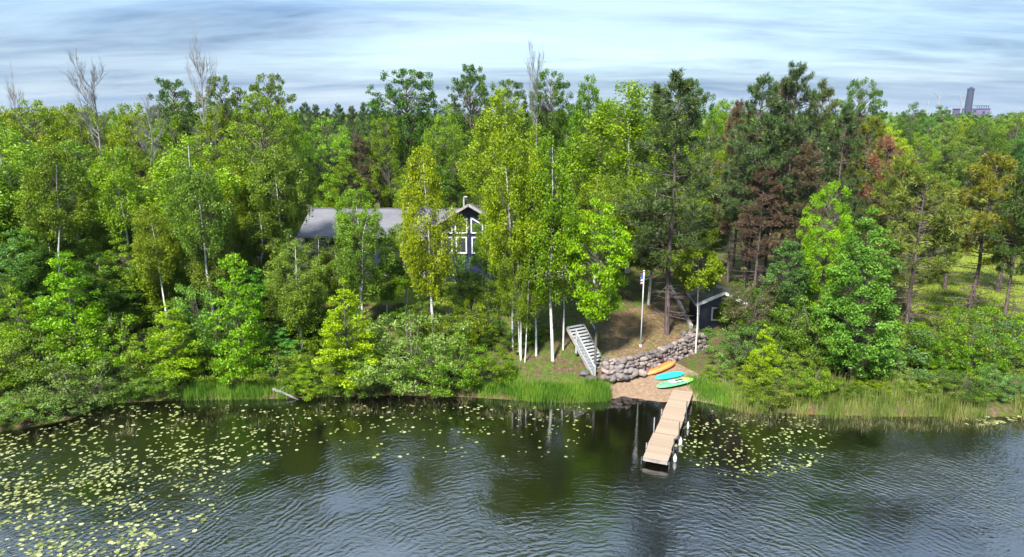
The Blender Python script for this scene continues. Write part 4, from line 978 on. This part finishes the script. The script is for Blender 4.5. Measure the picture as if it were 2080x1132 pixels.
for row in TREES:
    kind, px, Y, top, wpx, lm, lab = row
    lean = (0, 0)
    if 'leaning right' in lab: lean = (R(9), 0)
    elif 'leaning white trunk at far left' in lab: lean = (R(-12), 0)
    elif 'long leaning white trunk' in lab: lean = (R(-8), 0)
    elif 'leaning white trunk below' in lab: lean = (R(6), 0)
    tree(kind, px, Y, top, wpx, lm, lab, lean)
# dark row of pines on the skyline behind the house
for i, px in enumerate(range(628, 775, 24)):
    tree('pine', px, 96 + (i % 3)*3, 214 + (i*7 % 5)*3, 46, 'needle', ORD[i] + ' pine from the left in the dark far row behind the house', group='far pine row behind the house')
# woods filling the back, one tree at a time
r3 = random.Random(9)
def fill(n, px0, px1, Y0, Y1, top0, top1, w, kinds, mats_, label, group):
    for i in range(n):
        px = px0 + (px1-px0)*(i + r3.uniform(0.2, 0.8))/n
        mm_ = r3.choice(mats_); tree(r3.choice(kinds), px, r3.uniform(Y0, Y1), r3.uniform(top0, top1), w*r3.uniform(0.8, 1.2), mm_, TONE[mm_] + ' ' + label + ', ' + ORD[i] + ' from the left', group=group)
fill(11, -30, 600, 66, 78, 206, 222, 110, ['broad', 'birch'], ['yellow', 'mid', 'mid'], 'tree in the back row of the left woods', 'left woods back row')
fill(11, -30, 600, 50, 54, 290, 400, 120, ['birch', 'broad'], ['mid', 'dark', 'yellow'], 'shaded tree in the middle of the left woods', 'left woods middle row')
fill(8, 590, 1000, 76, 90, 240, 275, 90, ['broad', 'birch'], ['mid', 'dark'], 'tree filling the woods behind the house', 'woods behind the house')
fill(9, 1000, 1480, 66, 80, 205, 250, 100, ['broad', 'birch'], ['mid', 'yellow', 'dark'], 'tree in the back row of the central woods', 'central woods back row')
fill(7, 1130, 1480, 54, 60, 330, 430, 100, ['birch', 'broad'], ['dark', 'mid'], 'shaded tree deep in the central woods', 'central woods middle row')
fill(8, 1480, 1800, 60, 74, 250, 330, 90, ['pine', 'broad'], ['needle_brown', 'needle'], 'pine deep behind the pine stand', 'pines behind the stand') if False else fill(8, 1480, 1800, 58, 70, 240, 330, 90, ['pine'], ['needle_brown', 'needle'], 'pine deep behind the pine stand', 'pines behind the stand')
fill(9, 1780, 2090, 118, 150, 238, 252, 70, ['broad'], ['mid', 'dark', 'yellow', 'blue'], 'small far tree along the back of the meadow', 'far trees behind the meadow')
# undergrowth shrubs on the bank
fill(20, -20, 640, 40, 46, 540, 660, 130, ['bush', 'young'], ['mid', 'mid', 'fresh'], 'leafy shrub in the dark undergrowth of the left bank', 'left bank undergrowth')
fill(14, 0, 620, 42, 44.5, 455, 560, 95, ['maple', 'young'], ['mid', 'fresh', 'dark'], 'slender young tree filling the left woods edge', 'left woods edge')
fill(12, 640, 1120, 40, 45, 600, 690, 110, ['bush'], ['dark', 'mid'], 'leafy shrub on the slope below the lawn', 'slope undergrowth')
fill(8, 1470, 1720, 44, 48, 560, 620, 100, ['bush', 'young'], ['dark', 'blue'], 'shrub below the pine stand', 'pine stand undergrowth')
fill(7, 1800, 2090, 43, 47, 610, 660, 110, ['bush'], ['mid', 'yellow', 'bright'], 'shrub between the right shore and the meadow', 'meadow edge shrubs')

fill(9, 1450, 1960, 39.4, 40.4, 700, 765, 105, ['bush'], ['mid', 'dark', 'blue', 'silver'], 'low shrub behind the right shore reeds', 'right shore shrubs')
fill(15, 1530, 2110, 36.2, 37.2, 742, 785, 95, ['bush'], ['mid', 'dark', 'silver', 'yellow'], 'knee-high shrub among the right shore reeds', 'right reed shrubs')
fill(6, 1860, 2110, 38.8, 41, 650, 720, 110, ['bush'], ['mid', 'silver', 'blue'], 'shrub at the feet of the thin pines', 'thin pine shrubs')
for i in range(14):
    yy = 50 + 4.2*i; xx = yy*r3.uniform(0.58, 0.78); mm_ = r3.choice(['yellow', 'mid', 'olive'])
    plant('bush', xx, yy, r3.uniform(0.9, 1.9), r3.uniform(1.6, 3.0), mm_, 'small shrub growing out in the meadow, ' + ORD[i] + ' from the shore', 'meadow shrubs')
# far-off wood that reads as one mass
rg = np.random.default_rng(12); Cs = []; Rn = []; Os = []
for i in range(1500):
    Y = 110 + 700*rg.random()**1.7; X = rg.uniform(-0.85, 0.85)*Y
    if X > 0.45*Y and Y < 160: continue
    h = rg.uniform(10.5, 14.0); r = rg.uniform(2.2, 3.6); n = 110 if Y < 250 else 70
    D = rg.normal(size=(n, 3)); D /= np.linalg.norm(D, axis=1, keepdims=True); D *= (0.55+0.45*rg.random(n))[:, None]
    g0 = 3.2; c = np.array([X, Y, g0 + h*0.62]); Cs.append(c + D*[r, r, h*0.38]); Os.append(D); Rn.append(np.clip(0.5*rg.random() + 0.5*rg.random(n), 0, 1))
Cs = np.concatenate(Cs); Os = np.concatenate(Os); V, F = leaves(rg, Cs, Os, 1.15, 0.8)
tag(ob('far_forest', fast_mesh('far_forest', V, F, M['dark'], False, np.concatenate(Rn))), 'far forest stretching to the horizon', 'forest', None, 'stuff')

# ------------------------------------------------------------------ grasses and reeds
def blades(name, pts, hgt, wid, material, label, cat, seed, bend=0.35):
    rng = np.random.default_rng(seed); n = len(pts); pts = np.asarray(pts)
    a = rng.random(n)*6.28; d = np.column_stack([np.cos(a), np.sin(a), np.zeros(n)]); s = np.column_stack([-d[:, 1], d[:, 0], np.zeros(n)])
    h = (hgt*(0.55+0.75*rng.random(n)))[:, None]; b = (bend*rng.random(n))[:, None]*h; w = wid*(0.7+0.6*rng.random(n))[:, None]
    up = np.array([0, 0, 1.0]); p = pts
    m1 = p + up*h*0.55 + d*b*0.35; t = p + up*h + d*b
    V = np.stack([p - s*w, p + s*w, m1 + s*w*0.8, m1 - s*w*0.8, t + s*w*0.15, t - s*w*0.15], 1).reshape(-1, 3)
    q = np.arange(n)[:, None]*6; F = np.concatenate([q + [0,1,2,3], q + [3,2,4,5]], 0)
    rn = np.clip(0.5 + 0.35*np.sin(pts[:, 0]*2.1 + np.sin(pts[:, 1]*3))*0.6 + 0.3*(rng.random(n)-0.3), 0, 1)
    tag(ob(name, fast_mesh(name, V, F, material, False, np.concatenate([rn, rn]))), label, cat, None, 'stuff')
def band(n, px0, px1, d0, d1, seed, clump=0.6):
    """points in a strip along the shore between two bearings; d = metres inland"""
    rng = np.random.default_rng(seed); x0 = G(px0, 812).x; x1 = G(px1, 812).x
    k = max(8, n//45); cx = rng.uniform(x0, x1, k); cdd = rng.uniform(d0, d1, k); i = rng.integers(0, k, n)
    x = cx[i] + rng.normal(size=n)*0.22; d = cdd[i] + rng.normal(size=n)*0.16
    u = rng.random(n) > clump; x[u] = rng.uniform(x0, x1, u.sum()); d[u] = rng.uniform(d0, d1, u.sum())
    y = np.interp(x, SHX, SHY) + d; z = np.maximum(height(x, y), -0.25) - 0.03
    return np.column_stack([x, y, z])
blades('shore_grass', np.concatenate([band(6000, 1045, 1238, -0.15, 1.3, 1), band(3000, 950, 1060, 0.2, 2.2, 2), band(3600, 365, 545, -0.1, 1.2, 3), band(3600, 1412, 1520, -0.1, 2.6, 4), band(1500, 545, 700, 0.0, 1.0, 6), band(1200, 210, 300, 0.0, 1.0, 7)]), 0.50, 0.011, M['grass'], 'bright green shore grass along the waterline', 'grass', 11)
blades('shore_reeds', np.concatenate([band(6000, 1480, 1960, -0.5, 2.6, 5, 0.8), band(1600, 2020, 2120, -0.4, 1.0, 8)]), 0.85, 0.010, M['reed'], 'yellowish reeds along the right shore', 'reeds', 12)
blades('water_sedge', np.concatenate([band(3400, 1480, 1960, -2.0, -0.4, 13, 0.8), band(2400, 640, 1190, -2.8, -0.4, 14, 0.75), band(700, 1420, 1530, -2.6, -0.2, 15, 0.7), band(1500, 130, 640, -5.0, -1.6, 16, 0.85), band(800, 1900, 2100, -2.2, -0.2, 17, 0.7)]), 0.42, 0.007, M['straw'], 'thin dull sedge standing in the shallow water', 'sedge', 13, 0.9)
def bank_pts(n, seed):
    rng = np.random.default_rng(seed); x = rng.uniform(-32, 32, n); d = rng.uniform(0.3, 14, n)**1.0; y = np.interp(x, SHX, SHY) + d
    e = y - np.interp(x, WX, WY); ok = ~((x > WX[0]-0.6) & (x < WX[-1]+0.2) & (e < 0.6)); ok &= ~((x > WX[0]) & (x < WX[-1]+1) & (rng.random(n) < 0.75)); ok &= np.sin(x*1.7+1.3*np.sin(y))*np.cos(y*1.3) > -0.25
    x, y = x[ok], y[ok]; return np.column_stack([x, y, height(x, y)-0.02])
blades('bank_grass', bank_pts(16000, 21), 0.28, 0.011, M['grass'], 'short rough grass scattered over the wooded bank', 'grass', 22, 0.7)
def meadow_pts(n, seed):
    rng = np.random.default_rng(seed); y = 48 + 65*rng.random(n)**1.3; x = rng.uniform(0.55, 0.85, n)*y; return np.column_stack([x, y, height(x, y)-0.02])
blades('meadow_grass', meadow_pts(30000, 23), 0.22, 0.02, M['reed'], 'tall yellow-green meadow grass behind the right pines', 'grass', 24, 0.6)

# ------------------------------------------------------------------ fallen log, lily pads
la, lb = G(555, 797, 0.25), G(606, 811, 0.03)
lg = thing('fallen_log', (lb.x, lb.y, 0.0), 'bleached white fallen log sliding into the water', 'log')
v0 = la-lb; MB().tube([tuple(v0+Vector((0,0,0.22))), tuple(v0*0.6+Vector((0,0.03,0.14))), tuple(v0*0.25+Vector((0,-0.02,0.07))), (0,0,-0.02)], [0.10,0.09,0.065,0.025], 8).build('log', M['deadwood'], lg, 0, True)
MB().tube([tuple(v0*0.75+Vector((0,0,0.2))), tuple(v0*0.7+Vector((0.2,0.2,0.45)))], [0.05,0.015], 6).build('branch_stub', M['deadwood'], lg)

def pad_mesh(seed):
    rng = random.Random(seed); n = 12; vs = [(0,0,0.004)]; fs = []
    for i in range(n):
        a = 0.22 + (6.283-0.44)*i/(n-1); r = 1.0*rng.uniform(0.93, 1.06); vs.append((r*math.cos(a), r*math.sin(a)*0.9, 0.02 + 0.05*rng.random()*(1 if rng.random() < 0.5 else 0.2)))
    for i in range(1, n): fs.append((0, i, i+1))
    return np.array(vs), np.array(fs)
PADS = [pad_mesh(i) for i in range(6)]
def pad_me(i, rv): return fast_mesh('lily_pad', PADS[i][0], PADS[i][1], M['pad'], True, np.full(len(PADS[i][1]), rv))
PADM = [pad_me(i % 6, 0.02 + 0.95*i/11) for i in range(12)]
pr = np.random.default_rng(44); cand = []
def shore_ok(p): return p.y < np.interp(p.x, SHX, SHY) - 0.5
def add_pads(n, fn, which):
    k = 0; tries = 0
    while k < n and tries < n*30:
        tries += 1; px, py, dens = fn()
        if pr.random() > dens: continue
        p = G(px, py, 0.0)
        if not shore_ok(p): continue
        nearby = any((p.x-c[0])**2 + (p.y-c[1])**2 < 0.022 for c in cand[-160:])
        if nearby: continue
        cand.append((p.x, p.y, 0.04 + 0.07*pr.random()**1.4, which, math.hypot(p.x, p.y))); k += 1
def left_patch():
    px = pr.uniform(-40, 640); py = pr.uniform(822, 1150)
    lim = np.interp(py, [820, 900, 960, 1040, 1140], [640, 600, 520, 440, 330])
    d = 1.0 if px < lim*0.75 else max(0.0, 1-(px-lim*0.75)/(lim*0.3))
    cl = 0.5 + 0.5*math.sin(px*0.021+py*0.013)*math.sin(px*0.011-py*0.031+1.0)
    d *= (0.12 + 0.88*cl**1.3)*(0.35 + 0.65*(0.5+0.5*math.sin(px*0.075)*math.sin(py*0.16)))
    return px, py, d*(0.75 if py < 870 else 1.0)
add_pads(1900, left_patch, 'left')
def mid_patch():
    px = pr.uniform(560, 1200); py = pr.uniform(822, 930); return px, py, 0.9 if py < 880 else 0.25
add_pads(260, mid_patch, 'mid')
def right_patch():
    a = pr.random()*6.283; r = math.sqrt(pr.random()); return 1530 + 160*r*math.cos(a), 893 + 78*r*math.sin(a), 0.4 + 0.6*(0.5+0.5*math.sin(a*3+r*5))
add_pads(380, right_patch, 'right')
def rightmost(): return pr.uniform(1960, 2075), pr.uniform(824, 848), 1.0
n0 = len(cand); 
for _ in range(40):
    px, py, _d = rightmost(); p = G(px, py+16, 0.0); cand.append((p.x, p.y, pr.uniform(0.1, 0.16), 'far right', math.hypot(p.x, p.y)))
LAB = {'left': 'pale lily pad in the broad left patch', 'mid': 'lily pad among the sedge off the middle shore', 'right': 'pale lily pad in the patch right of the dock', 'far right': 'large pale lily pad by the right shore'}
lefts = sorted([c for c in cand if c[3] == 'left'], key=lambda c: c[4]/c[2])[:170]
rights = sorted([c for c in cand if c[3] == 'right'], key=lambda c: c[4]/c[2])[:90]
farr = [c for c in cand if c[3] == 'far right'][:40]
single = set(map(id, lefts + rights + farr)); Vs = []; Fs = []; Rs = []; nv = 0
for i, c in enumerate(cand):
    a = pr.random()*6.283
    if id(c) in single:
        o = ob('lily_pad', PADM[i % 12], None, (c[0], c[1], 0.006), (pr.normal()*0.07, pr.normal()*0.07, a), (c[2], c[2]*pr.uniform(0.75, 1.0), c[2]*1.4)); tag(o, LAB[c[3]], 'lily pad', 'lily pads, ' + c[3] + ' patch')
    else:
        v, f = PADS[i % 6]; ca, sa = math.cos(a), math.sin(a); q = v*c[2]; q = np.column_stack([q[:, 0]*ca-q[:, 1]*sa, q[:, 0]*sa+q[:, 1]*ca, q[:, 2]]) + [c[0], c[1], 0.006]
        Vs.append(q); Fs.append(f+nv); nv += len(q); Rs.append(np.full(len(f), 0.1+0.8*pr.random()))
tag(ob('lily_pads', fast_mesh('lily_pads', np.concatenate(Vs), np.concatenate(Fs), M['pad'], True, np.concatenate(Rs))), 'smaller lily pads scattered over the dark water', 'lily pads', None, 'stuff')

# ------------------------------------------------------------------ summer haze
hb_ = NB('summer_haze')
vol = hb_.n('ShaderNodeVolumePrincipled', {'Color': (0.80,0.88,1.0), 'Density': 0.00007, 'Anisotropy': 0.2})
hb_.nt.links.new(vol.outputs[0], hb_.n('ShaderNodeOutputMaterial').inputs['Volume'])
tag(MB().box(-2700, 2700, -260, 2700, -5.5, 75).build('haze', hb_.m), 'thin bluish summer haze in the air', 'haze', None, 'stuff')
